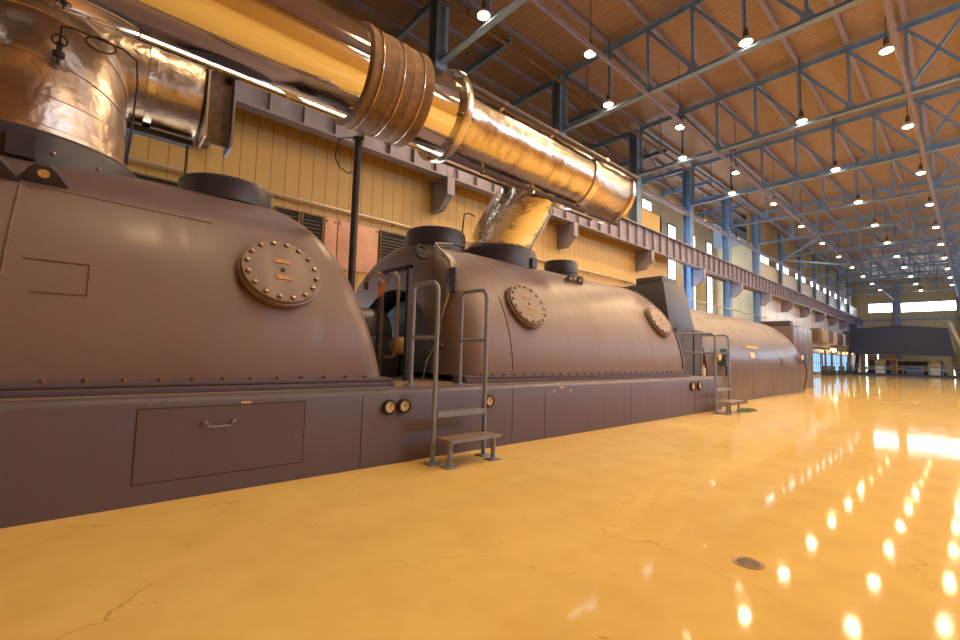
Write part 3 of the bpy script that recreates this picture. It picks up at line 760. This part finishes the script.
# slanting branch down to the second casing
bp_ = [Vector((PX - .2, 8.42, PZ - .22)), Vector((PX - .55, 8.28, PZ - .62)), Vector((-7.75, 8.2, 5.25)), Vector((-8.15, 8.10, 4.70)), Vector((-8.35, 8.05, 4.285))]
obj('branch', MB().tube(bp_, [.55, .74, .78, .80, .80], 56), M['foil'], mp)
obj('branch_skirt', MB().lathe((-8.35, 8.05, 4.275), (0, 0, 1), [(.01, .84), (.06, .84), (.12, .78)], 48), M['band'], mp)

# hanger post under the bellows, with its loop of wire
hp_ = thing('support_post', 'tall thin dark post rising between the casings to the bellows', 'post', (PX - .44, 3.475, 1.01))
obj('post', MB().tube([(PX - .44, 3.475, 1.01), (PX - .44, 3.475, 5.38)], .065, 14), M['darksteel'], hp_)
obj('head', MB().lathe((PX - .44, 3.475, 5.34), (0, 0, 1), [(0, .1), (.06, .1), (.08, .06)], 16), M['darksteel'], hp_)
obj('foot', MB().box(PX - .56, PX - .32, 3.40, 3.60, 1.009, 1.03), M['darksteel'], hp_, smooth=0)
obj('wire_loop', MB().tube([(PX - .42, 3.36, 5.37), (PX - .4, 3.10, 5.25), (PX - .4, 3.04, 4.9), (PX - .4, 3.12, 4.74), (PX - .42, 3.3, 4.68), (PX - .44, 3.42, 4.74)], .012, 6), M['darksteel'], hp_)

# ------------------------------------------------------------------ inlet elbow and rear pipe
RX, RZ, RR = -10.8, 6.72, .85
ip = thing('inlet_pipe', 'dented coppery metal elbow rising off the near casing into a rear pipe', 'pipe', (EX, EY, 4.05))
ER = 1.02
pts = [Vector((EX, EY, 4.05)), Vector((EX, EY, 4.3))]
BR = 1.2
for i in range(0, 13):
    a = PI / 2 * i / 12
    pts.append(Vector((EX - BR + BR * math.cos(a), EY, 4.45 + BR * math.sin(a))))
pts.append(Vector((RX + .1, EY, 5.95)))
obj('elbow', MB().tube(pts, ER, 64), M['elbow'], ip)
for i in (1, 4, 7, 10):
    p = pts[i]; t = (pts[min(i + 1, 14)] - pts[i - 1]).normalized()
    obj('gore_seam', MB().lathe(p, t, [(-.025, ER - .01), (-.02, ER + .012), (.02, ER + .012), (.025, ER - .01)], 64, False, False), M['elbow'], ip)
obj('lower_skirt', MB().lathe((EX, EY, 4.05), (0, 0, 1), [(0, ER + .08), (.06, ER + .08), (.09, ER + .02), (.45, ER + .02), (.47, ER)], 64), M['elbow'], ip)
obj('rear_run', MB().lathe((RX, 0, RZ), ax, [(-6.5, RR), (-1.6, RR), (1.4, RR)], 56), M['elbow'], ip)
obj('rear_collar', MB().lathe((RX, 0, RZ), ax, [(.52, RR), (.53, RR + .06), (.65, RR + .06), (.66, RR)], 56), M['band'], ip)
obj('rear_flange', MB().lathe((RX, 0, RZ), ax, [(1.4, RR + .02), (1.43, RR + .02)], 56), M['hang'], ip)
vl = obj('sample_valve', MB().lathe((EX + 1.0, EY + .3, 4.95), (0, 0, 1), [(0, .02), (.08, .025), (.10, .06), (.16, .06), (.18, .03), (.24, .03), (.26, .05), (.3, .02)], 12), M['darksteel'], ip)
obj('handwheel', MB().tube([(EX + 1.07, EY + .3 + .07 * math.cos(2 * PI * i / 16), 5.23 + .07 * math.sin(2 * PI * i / 16)) for i in range(17)], .012, 6, False), M['darksteel'], vl)
obj('cable', MB().tube([(EX + 1.0, EY + .3, 5.25), (EX + 1.0, EY + .3, 5.45), (EX + 1.02, EY + .4, 5.47), (EX + 1.06, EY + .9, 5.42), (EX + 1.06, EY + 1.05, 5.33), (EX + 1.05, EY + 1.08, 5.0), (EX + .7, EY + 1.05, 3.98)], .013, 6), M['darksteel'], vl)
obj('cable_ring', MB().tube([(EX + 1.03, EY + .68 + .15 * math.cos(2 * PI * i / 24), 5.38 + .09 * math.sin(2 * PI * i / 24)) for i in range(25)], .011, 6, False), M['darksteel'], vl)

# hanger bracket beside the end of the rear pipe
hb = thing('hanger_bracket', 'short rusty brown channel bracket hanging at the end of the rear pipe', 'bracket', (-10.3, 1.9, 5.8))
HX, HY = -10.1, 1.48
obj('web', MB().box(HX - .05, HX, HY, HY + .42, 5.60, 7.3), M['hang'], hb, smooth=0)
obj('flange', MB().box(HX - .4, HX + .28, HY - .04, HY, 5.60, 7.3), M['band'], hb, smooth=0)
obj('flange', MB().box(HX - .4, HX + .28, HY + .42, HY + .46, 5.52, 7.3), M['purple'], hb, smooth=0)
obj('top_plate', MB().box(HX - .4, HX + .3, HY - .05, HY + .47, 7.3, 7.34), M['hang'], hb, smooth=0)
obj('hanger_rod', MB().tube([(HX - .1, HY + .2, 7.34), (HX - .1, HY + .2, ZDECK - .005)], .03, 8), M['darksteel'], hb)
sb = thing('pipe_support_beam', 'dark beam running beneath the rear pipe', 'beam', (RX, 0, 5.6))
obj('beam', MB().box(RX - .1, RX + .1, 0.3, 1.38, 5.67, 5.79).box(XWL + .005, RX - .1, .30, .42, 5.67, 5.79), M['darksteel'], sb, smooth=0)
obj('hanger_chain', MB().tube([(RX, 1.3, 5.67), (RX + .03, 1.3, 5.3), (RX - .02, 1.3, 4.9), (RX, 1.28, 4.3)], .025, 8), M['hang'], sb)

# ------------------------------------------------------------------ stairs
def rail_path(x_front, x_rear, y, ztop, z_rear):
    r = .14; P = [(x_front, y, .02), (x_front, y, ztop - r)]
    for i in range(1, 6):
        a = PI / 2 * i / 6; P.append((x_front - r + r * math.cos(a), y, ztop - r + r * math.sin(a)))
    P += [(x_front - r, y, ztop), (x_rear + .06, y, ztop), (x_rear, y, ztop - .06), (x_rear, y, z_rear)]
    return P
def stair(label, y0, y1, xr, mid, zt):
    t = thing('access_stair', label, 'stair', (-4.9, (y0 + y1) / 2, 0), 'access stairs against the machine base')
    xf = -4.95
    for y, xr, mid in ((y0, xr, mid), (y1, max(xr, -5.75), [])):
        h = obj('handrail', MB().tube(rail_path(xf, xr, y, zt, 1.03), .032, 14), M['rail'], t)
        obj('mid_rail', MB().tube([(xf, y, 1.72), (xr, y, 1.72)], .026, 12), M['rail'], h)
        obj('foot_plate', MB().box(xf - .09, xf + .09, y - .09, y + .09, 0, .02), M['rail'], h, smooth=0)
        obj('foot_plate', MB().box(xr - .07, xr + .07, y - .07, y + .07, 1.009, 1.03), M['rail'], h, smooth=0)
        for x in mid: obj('mid_post', MB().tube([(x, y, 1.02), (x, y, zt)], .026, 12), M['rail'], h)
    s1 = obj('step', MB().box(-5.05, -4.92, y0 + .033, y1 - .033, .665, .70), M['tread'], t, bevel=.006)
    obj('nosing', MB().box(-4.92, -4.905, y0 + .033, y1 - .033, .625, .70), M['rail'], s1, smooth=0)
    s2 = obj('step', MB().box(-5.05, -4.60, y0 + .03, y1 + .02, .335, .36), M['tread'], t, bevel=.006)
    obj('nosing', MB().box(-4.60, -4.588, y0 + .03, y1 + .02, .325, .36), M['rail'], s2, smooth=0)
    for y in (y0 + .08, y1 - .06):
        l = obj('leg', MB().tube([(-4.68, y, .015), (-4.68, y, .335)], .036, 12), M['rail'], t)
        obj('foot_plate', MB().box(-4.77, -4.59, y - .09, y + .09, 0, .015), M['rail'], l, smooth=0)
    return t
stair('short grey pipe-rail stair against the base, close by between the casings', 3.62, 4.55, -5.56, [], 2.50)
stair('short grey pipe-rail stair farther off, at the end of the base', 13.48, 14.52, -6.75, [-5.85], 2.28)

# ------------------------------------------------------------------ fittings between the two casings
vs_ = thing('valve_stand', 'dark valve stand with lever and bent pipes in the gap between casings', 'valve', (-7.1, 4.25, 1.01))
obj('gate_post', MB().box(-6.72, -6.64, 4.2, 4.28, 1.01, 3.06), M['darksteel'], vs_, smooth=0)
obj('gate_bar', MB().box(-7.62, -6.64, 4.19, 4.29, 3.0, 3.06), M['darksteel'], vs_, smooth=0)
obj('stand_pipe', MB().tube([(-7.42, 4.1, 1.01), (-7.42, 4.1, 2.8)], .06, 10), M['hang'], vs_)
obj('bent_pipe', MB().tube([(-7.36, 4.15, 2.78), (-7.2, 4.15, 2.95), (-7.0, 4.15, 2.96), (-6.9, 4.15, 2.84), (-6.88, 4.15, 2.4), (-6.88, 4.15, 1.55), (-6.98, 4.15, 1.42), (-7.3, 4.15, 1.40)], .028, 8), M['conduit'], vs_)
lv = obj('lever', MB().tube([(-7.95, 4.05, 2.86), (-7.86, 4.05, 2.96), (-7.5, 4.05, 2.98), (-7.38, 4.08, 2.93)], .045, 8), M['tan'], vs_)
obj('grip', MB().lathe((-7.95, 4.05, 2.88), (0, 0, -1), [(0, .045), (.14, .05), (.17, .03)], 10), M['hang'], lv)
obj('float_body', MB().lathe((-7.2, 4.4, 1.62), (1, 0, .1), [(-.25, .03), (-.22, .1), (-.12, .16), (.1, .16), (.18, .1), (.22, .03)], 20), M['tan'], vs_)
obj('red_handle', MB().bar((-7.40, 4.05, 2.55), (-7.26, 4.05, 2.80), .1, .05), M['orange'], vs_, smooth=0)
bh = thing('bearing_pedestal', 'dark bearing pedestal low in the gap between the two casings', 'bearing', (-8.6, 4.1, 1.01))
obj('pedestal', MB().box(-9.6, -7.75, 3.55, 4.75, 1.01, 1.8), M['cap'], bh, bevel=.04)
obj('bearing_cap', MB().lathe((-8.6, 3.5, 1.8), (0, 1, 0), [(0, .5), (.05, .62), (1.2, .62), (1.25, .5)], 28), M['cap'], bh)
obj('side_cover', MB().lathe((-7.85, 3.75, 2.1), (.9, -.2, .2), [(0, .16), (.12, .16), (.14, .1)], 14), M['hang'], bh)

# ------------------------------------------------------------------ left wall fittings
wl = XWL
def louvre(y0, y1, z0, z1, lab):
    t = thing('louvre_vent', lab, 'vent', (wl, y0, z0), 'louvred vents in the yellow wall')
    obj('frame', MB().box(wl + .002, wl + .08, y0, y1, z0, z0 + .05).box(wl + .002, wl + .08, y0, y1, z1 - .05, z1).box(wl + .002, wl + .08, y0, y0 + .05, z0 + .05, z1 - .05).box(wl + .002, wl + .08, y1 - .05, y1, z0 + .05, z1 - .05), M['hang'], t, smooth=0)
    sl = MB(); n = int((z1 - z0) / .12)
    for i in range(n):
        z = z0 + .05 + (z1 - z0 - .1) * (i + .5) / n; sl.bar((wl + .04, y0 + .05, z), (wl + .04, y1 - .05, z), .07, .02, (1, 0, 1))
    obj('slats', sl, M['louvre'], t, smooth=0)
    obj('backing', MB().box(wl + .002, wl + .008, y0 + .05, y1 - .05, z0 + .05, z1 - .05), M['black'], t, smooth=0)
louvre(.4, 2.1, 4.3, 5.82, 'dark louvred vent behind the near casing, left of the relief cover')
louvre(2.2, 3.85, 4.3, 5.82, 'dark louvred vent behind the near casing, right beside its relief cover')
louvre(3.95, 4.70, 4.2, 5.80, 'narrow dark louvred vent just over the near casing shoulder')
louvre(4.76, 5.46, 4.2, 5.80, 'dark louvred vent immediately left of the pink boards')
louvre(7.5, 8.9, 4.2, 5.80, 'dark louvred vent right of the large pink board')
louvre(17.6, 19.6, 5.2, 5.80, 'small dark vent above the second casing, near the duct box')
for y0, y1, z0, lab in ((5.52, 5.92, 4.2, 'narrow pink board on the yellow wall beside the dark vent'), (5.97, 7.42, 4.2, 'wide pink board on the yellow wall behind the dark post')):
    t = thing('wall_board', lab, 'board', (wl, y0, z0), 'pink boards on the yellow wall')
    obj('board', MB().box(wl + .004, wl + .05, y0, y1, z0, 5.82), M['pink'], t, bevel=.006)
    for y in (y0 + .06, y1 - .06):
        for z in (z0 + .1, 5.7): obj('clip', MB().box(wl + .05, wl + .07, y - .025, y + .025, z - .03, z + .03), M['hang'], t, smooth=0)
t = thing('wall_conduit', 'long thin pale pipe fixed along the yellow wall', 'pipe', (wl + .1, 0, 6.25))
obj('pipe_run', MB().tube([(wl + .14, -5, 6.12), (wl + .14, 28, 6.12)], .05, 10), M['conduit'], t)
for y in range(-4, 28, 4): obj('clip', MB().box(wl + .001, wl + .15, y - .03, y + .03, 6.05, 6.07), M['hang'], t, smooth=0)
t = thing('sensor_cable', 'thin dark cable with a black box standing on the second casing', 'cable', (-8.9, 6.95, 3.9))
obj('box', MB().box(-8.62, -8.42, 6.88, 7.0, 3.975, 4.09), M['black'], t, smooth=0)
obj('lead', MB().tube([(-8.5, 6.92, 4.05), (-8.5, 6.9, 4.6), (-8.5, 6.95, 5.05), (-8.5, 7.12, 5.1), (-8.5, 7.3, 5.06)], .018, 6), M['darksteel'], t)
t = thing('recess_guardrail', 'pale pipe guardrail crossing the recess behind the generator', 'railing', (-13.2, 30, 5.1))
obj('rail_bar', MB().tube([(-13.2, 25.5, 5.75), (-13.2, 49, 5.75)], .05, 8), M['conduit'], t)
obj('walkway', MB().box(-14.2, -13.0, 29.7, 48.9, 4.55, 4.7), M['purple'], t, smooth=0)
for y in (30, 36, 42, 48): obj('rail_post', MB().tube([(-13.2, y, 4.7), (-13.2, y, 5.75)], .035, 8), M['conduit'], t)
for k, (y0, y1) in enumerate(((33.6, 40.6), (41.4, 48.6))):
    tag(obj('recess_beam', MB().box(-14.25, -13.75, y0 + .0, y1 - .0, 8.35, 8.6).box(-14.02, -13.98, y0, y1, 8.2, 8.35), M['purple'], smooth=0, at=(-14, y0, 8.2)), 'mauve beam between columns across the recess, %s one' % ('nearer' if k == 0 else 'farther'), 'beam', 'beams across the recess')

# ------------------------------------------------------------------ far left: cabinets, lamps
cabs = [(69.0, 71.0, 'brown', 'dark brown'), (71.2, 74.6, 'tan', 'tan'), (74.8, 77.6, 'brown', 'dark brown'), (77.8, 80.2, 'pink', 'pink'), (80.5, 84.5, 'brown', 'dark brown'), (84.7, 86.2, 'white', 'white'), (86.4, 93.5, 'brown', 'long dark brown')]
for i, (y0, y1, m, cn) in enumerate(cabs):
    t = thing('wall_cabinet', '%s cabinet high on the far left wall, %s from the camera' % (cn, ORD[i]), 'cabinet', (wl, y0, 4.3), 'cabinets on the far left wall')
    obj('case', MB().box(wl + .01, wl + .9, y0, y1, 4.25, 5.95), M[m], t, bevel=.03)
    obj('door', MB().box(wl + .9, wl + .93, y0 + .12, y1 - .12, 4.4, 5.8), M[m], t, smooth=0)
for y, z, s in ((78.7, 3.4, 'nearer'), (91.5, 3.25, 'farther')):
    t = thing('wall_lamp', 'small glowing lamp under the far wall cabinets, %s one' % s, 'lamp', (wl + .4, y, z), 'glowing lamps under the cabinets')
    obj('arm', MB().tube([(wl + .01, y, z + .35), (wl + .5, y, z + .35), (wl + .6, y, z + .2)], .05, 8), M['darksteel'], t)
    obj('globe', MB().lathe((wl + .6, y, z - .25), (0, 0, 1), [(0, .05), (.06, .3), (.25, .4), (.42, .28), (.5, .06)], 16), M['glow'], t)
for i, y in enumerate((70.5, 74.3, 80.7, 87.3)):
    t = thing('far_pump', 'small dark pump unit by the blue windows on the far left, %s from the camera' % ORD[i], 'pump', (wl + 1.4, y, 0), 'pumps by the blue windows')
    obj('pump_body', MB().lathe((wl + 1.2, y, .95), (0, 1, 0), [(-.5, .1), (-.45, .32), (.3, .34), (.42, .15)], 16), M['grey'], t)
    obj('stand', MB().box(wl + .8, wl + 1.6, y - .45, y + .4, 0, .66), M['darksteel'], t, bevel=.03)
    obj('riser', MB().tube([(wl + 1.2, y, 1.2), (wl + 1.2, y, 3.2), (wl + .8, y, 3.5), (wl + .01, y, 3.5)], .11, 10), M['brown'], t)

# ------------------------------------------------------------------ far end: hood over the other machine
HYF = 90.0
hd_ = thing('machine_hood', 'wide dark grey gabled hood over the machine at the far end', 'hood', (-7.6, HYF, 0))
fp = [(-13.3, 3.25), (-1.8, 2.95), (-2.3, 6.95), (-7.5, 7.5), (-12.9, 7.06)]
obj('front_panel', MB().prism(fp, 1, HYF, HYF + .2), M['hood'], hd_, smooth=0)
obj('roof_panel', MB().add([(-12.9, HYF + .2, 7.06), (-7.5, HYF + .2, 7.5), (-2.3, HYF + .2, 6.95), (-12.9, HYF + 8, 7.06), (-7.5, HYF + 8, 7.5), (-2.3, HYF + 8, 6.95)], [(0, 1, 4, 3), (1, 2, 5, 4)]), M['hood'], hd_, smooth=0)
for sx in (-1, 1):
    xa, xb = (-13.3, -13.5) if sx < 0 else (-1.8, -1.55)
    obj('leg', MB().bar((xa + .2 * (-sx), HYF + .3, 3.4), (xb, HYF + .3, 0), .5, .4), M['brown'], hd_, smooth=0)
    obj('leg', MB().bar((xa + .2 * (-sx), HYF + 7.5, 3.4), (xb, HYF + 7.5, 0), .5, .4), M['brown'], hd_, smooth=0)
    s_ = [(-12.9, 7.06), (-13.3, 3.25)] if sx < 0 else [(-2.3, 6.95), (-1.8, 2.95)]
    obj('side_panel', MB().add([(s_[0][0], HYF + .2, s_[0][1]), (s_[1][0], HYF + .2, s_[1][1]), (s_[1][0], HYF + 8, s_[1][1]), (s_[0][0], HYF + 8, s_[0][1])], [(0, 1, 2, 3)]), M['brown'], hd_, smooth=0)
tag(obj('floor_curb', MB().box(-13.7, 8, 88.6, 88.9, 0, .28), M['hood'], smooth=0, at=(0, 88.6, 0)), 'low dark curb across the far end of the yellow floor', 'curb')
rl = thing('guard_railing', 'grey guard railing standing on the dark curb in front of the hood', 'railing', (-6, 88.75, .28))
for z in (.85, 1.4): obj('rail_bar', MB().tube([(-13.2, 88.75, z), (7.5, 88.75, z)], .05, 8), M['rail'], rl)
for i in range(11): obj('post', MB().tube([(-13.0 + i * 2.0, 88.75, .28), (-13.0 + i * 2.0, 88.75, 1.42)], .05, 8), M['rail'], rl)
def tank(x, y, r, z, lab, low):
    t = thing('tan_tank', lab, 'tank', (x, y, 0), 'tan tanks under the hood')
    if low: obj('lower_drum', MB().lathe((x, y, 0), (0, 0, 1), [(0, r * .9), (z - .3, r * .9)], 24), M['white'], t)
    else: obj('cradle', MB().box(x - r * .8, x + r * .8, y - .7, y + .7, 0, z - r * .75), M['white'], t, bevel=.05)
    obj('tank_head', MB().lathe((x, y, z - .3 if low else z - r * .8), (0, 0, 1), [(0, r * .8), (.1, r), (r * .9, r), (r * 1.25, r * .85), (r * 1.5, r * .45), (r * 1.6, .05)] if low else [(0, r * .5), (.25, r * .85), (r * .7, r), (r * 1.1, r * .95), (r * 1.5, r * .55), (r * 1.62, .05)], 24), M['tan'], t)
tank(-9.75, 92, .68, 1.95, 'round tan tank under the hood at its left end', False)
tank(-3.95, 92, .68, 1.55, 'tan tank on a white drum under the hood at its right end', True)
fm = thing('far_machine', 'low brown machine in the shade under the dark hood', 'machine', (-7, 95, 0))
obj('barrel', MB().lathe((-11.6, 96.5, 1.3), (1, 0, 0), [(0, .4), (.1, 1.1), (8.4, 1.1), (8.6, .5)], 24), M['brown'], fm)
obj('bed', MB().box(-11.8, -2.8, 95.2, 97.8, 0, .6), M['darksteel'], fm, bevel=.05)
obj('cross_pipe', MB().tube([(-12, 94.6, 1.0), (-2.5, 94.6, 1.0)], .2, 10), M['conduit'], fm)
t = thing('orange_cabinet', 'small orange cabinet beside the left tan tank under the hood', 'cabinet', (-8.4, 92.5, 0))
obj('case', MB().box(-8.6, -7.9, 92.2, 93, 0, 2.6), M['orange'], t, bevel=.03); obj('door', MB().box(-8.5, -8.0, 92.17, 92.2, .2, 2.4), M['brown'], t, smooth=0)
t = thing('blue_cabinet', 'dark blue cabinet left of the tank on the white drum', 'cabinet', (-6, 92.5, 0))
obj('case', MB().box(-6.9, -5.2, 92.2, 93, 0, 1.4), M['bluebox'], t, bevel=.03); obj('door', MB().box(-6.8, -5.3, 92.17, 92.2, .15, 1.3), M['bluebox'], t, smooth=0)
st_ = thing('far_staircase', 'steep pale metal staircase to the right of the dark hood', 'staircase', (-1, 88, 0))
for y in (87.0, 87.9):
    obj('stringer', MB().bar((-2.05, y, 7.5), (.15, y, .05), .08, .3), M['conduit'], st_, smooth=0)
for i in range(14):
    f_ = (i + .5) / 14; obj('tread', MB().box(-2.05 + 2.2 * f_ - .02, -2.05 + 2.2 * f_ + .24, 87.04, 87.86, 7.5 - 7.45 * f_ - .03, 7.5 - 7.45 * f_), M['conduit'], st_, smooth=0)
obj('landing', MB().box(-2.3, -1.9, 86.9, 88, 7.45, 7.55), M['conduit'], st_, smooth=0)
# far gable framing
for i, x in enumerate((-8.8, -1.1, 6.6)):
    tag(obj('gable_column', MB().box(x - .02, x + .02, YF - .6, YF - .2, 0, 15.8).box(x - .25, x + .25, YF - .6, YF - .56, 0, 15.8).box(x - .25, x + .25, YF - .2, YF - .16, 0, 15.8), M['blue'], smooth=0, at=(x, YF - .4, 0)),
        'blue column on the far wall, %s from the left' % ORD[i], 'column', 'columns on the far wall')
tag(obj('gable_girt', MB().box(XWL, XWR - .2, YF - .14, YF - .01, 9.35, 9.6), M['blue'], smooth=0, at=(0, YF - .1, 9.35)), 'blue horizontal girt on the far wall below the windows', 'girt')

# ------------------------------------------------------------------ small things
t = thing('spray_bottle', 'small white bottle with orange cap standing on the base deck', 'bottle', (-5.75, 13.85, 1.01))
bx_, by_ = -5.62, 14.35
t.location = (bx_, by_, 1.009); ORG[t.name] = Vector((bx_, by_, 1.009))
obj('body', MB().lathe((bx_, by_, 1.009), (0, 0, 1), [(0, .05), (.01, .06), (.22, .06), (.28, .03), (.30, .025)], 18), M['white'], t)
obj('cap', MB().lathe((bx_, by_, 1.309), (0, 0, 1), [(0, .03), (.05, .03), (.06, .02)], 14), M['orange'], t)
rg = MB(); rows_ = []
for i in range(13):
    rr = []
    for j in range(9):
        u, v = i / 12 - .5, j / 8 - .5
        e = max(0, 1 - (abs(u) * 2) ** 3) * max(0, 1 - (abs(v) * 2) ** 3)
        rr.append((-4.72 + v * .42 + .04 * math.sin(i), 15.25 + u * 1.0 + .03 * math.cos(j * 2), .006 + e * (.035 + .03 * math.sin(i * 1.9) * math.cos(j * 1.6) + .02)))
    rows_.append(rr)
tag(obj('green_rag', rg.grid(rows_), M['green'], smooth=60, at=(-4.72, 15.25, 0)), 'crumpled dark green rag on the floor beside the farther stair', 'rag')
dr = thing('floor_drain', 'round brass drain cover set flush in the yellow floor', 'drain', (-1.19, 3.81, 0))
obj('ring', MB().lathe((-1.19, 3.81, .0005), (0, 0, 1), [(0, .105), (.004, .105), (.005, .085), (.003, .08)], 36), M['brass'], dr)
obj('grate', MB().lathe((-1.19, 3.81, .001), (0, 0, 1), [(0, .078), (.004, .076), (.0045, .04), (.006, .035)], 36), M['hang'], dr)

# ------------------------------------------------------------------ world, camera
wd = bpy.data.worlds.new('hall_world'); scn.world = wd; wd.use_nodes = True
bg = wd.node_tree.nodes.get('Background') or wd.node_tree.nodes.new('ShaderNodeBackground')
bg.inputs[0].default_value = (.6, .75, 1, 1); bg.inputs[1].default_value = .4

yaw, pit, rol, f = 8.42738011e-01, 7.77955974e-02, 2.67310569e-02, 4.41044101e+02
fw = Vector((-math.sin(yaw) * math.cos(pit), math.cos(yaw) * math.cos(pit), math.sin(pit)))
r0 = Vector((math.cos(yaw), math.sin(yaw), 0)); u0 = r0.cross(fw)
r1 = r0 * math.cos(rol) + u0 * math.sin(rol); u1 = u0 * math.cos(rol) - r0 * math.sin(rol)
cd = bpy.data.cameras.new('camera'); cam = bpy.data.objects.new('camera', cd); col.objects.link(cam)
cd.sensor_width = 36; cd.lens = f * 36 / 960; cd.clip_start = .05; cd.clip_end = 400
mw = Matrix((r1, u1, -fw)).transposed().to_4x4(); mw.translation = (0, 0, 1.5)
cam.matrix_world = mw
scn.camera = cam
scn.view_settings.view_transform = 'Standard'
scn.view_settings.look = 'None'
scn.view_settings.exposure = 0.0
try:
    scn.cycles.use_denoising = True
    scn.cycles.max_bounces = 7; scn.cycles.diffuse_bounces = 4; scn.cycles.glossy_bounces = 4
    scn.cycles.sample_clamp_indirect = 6
    scn.cycles.caustics_reflective = False; scn.cycles.caustics_refractive = False
except Exception: pass
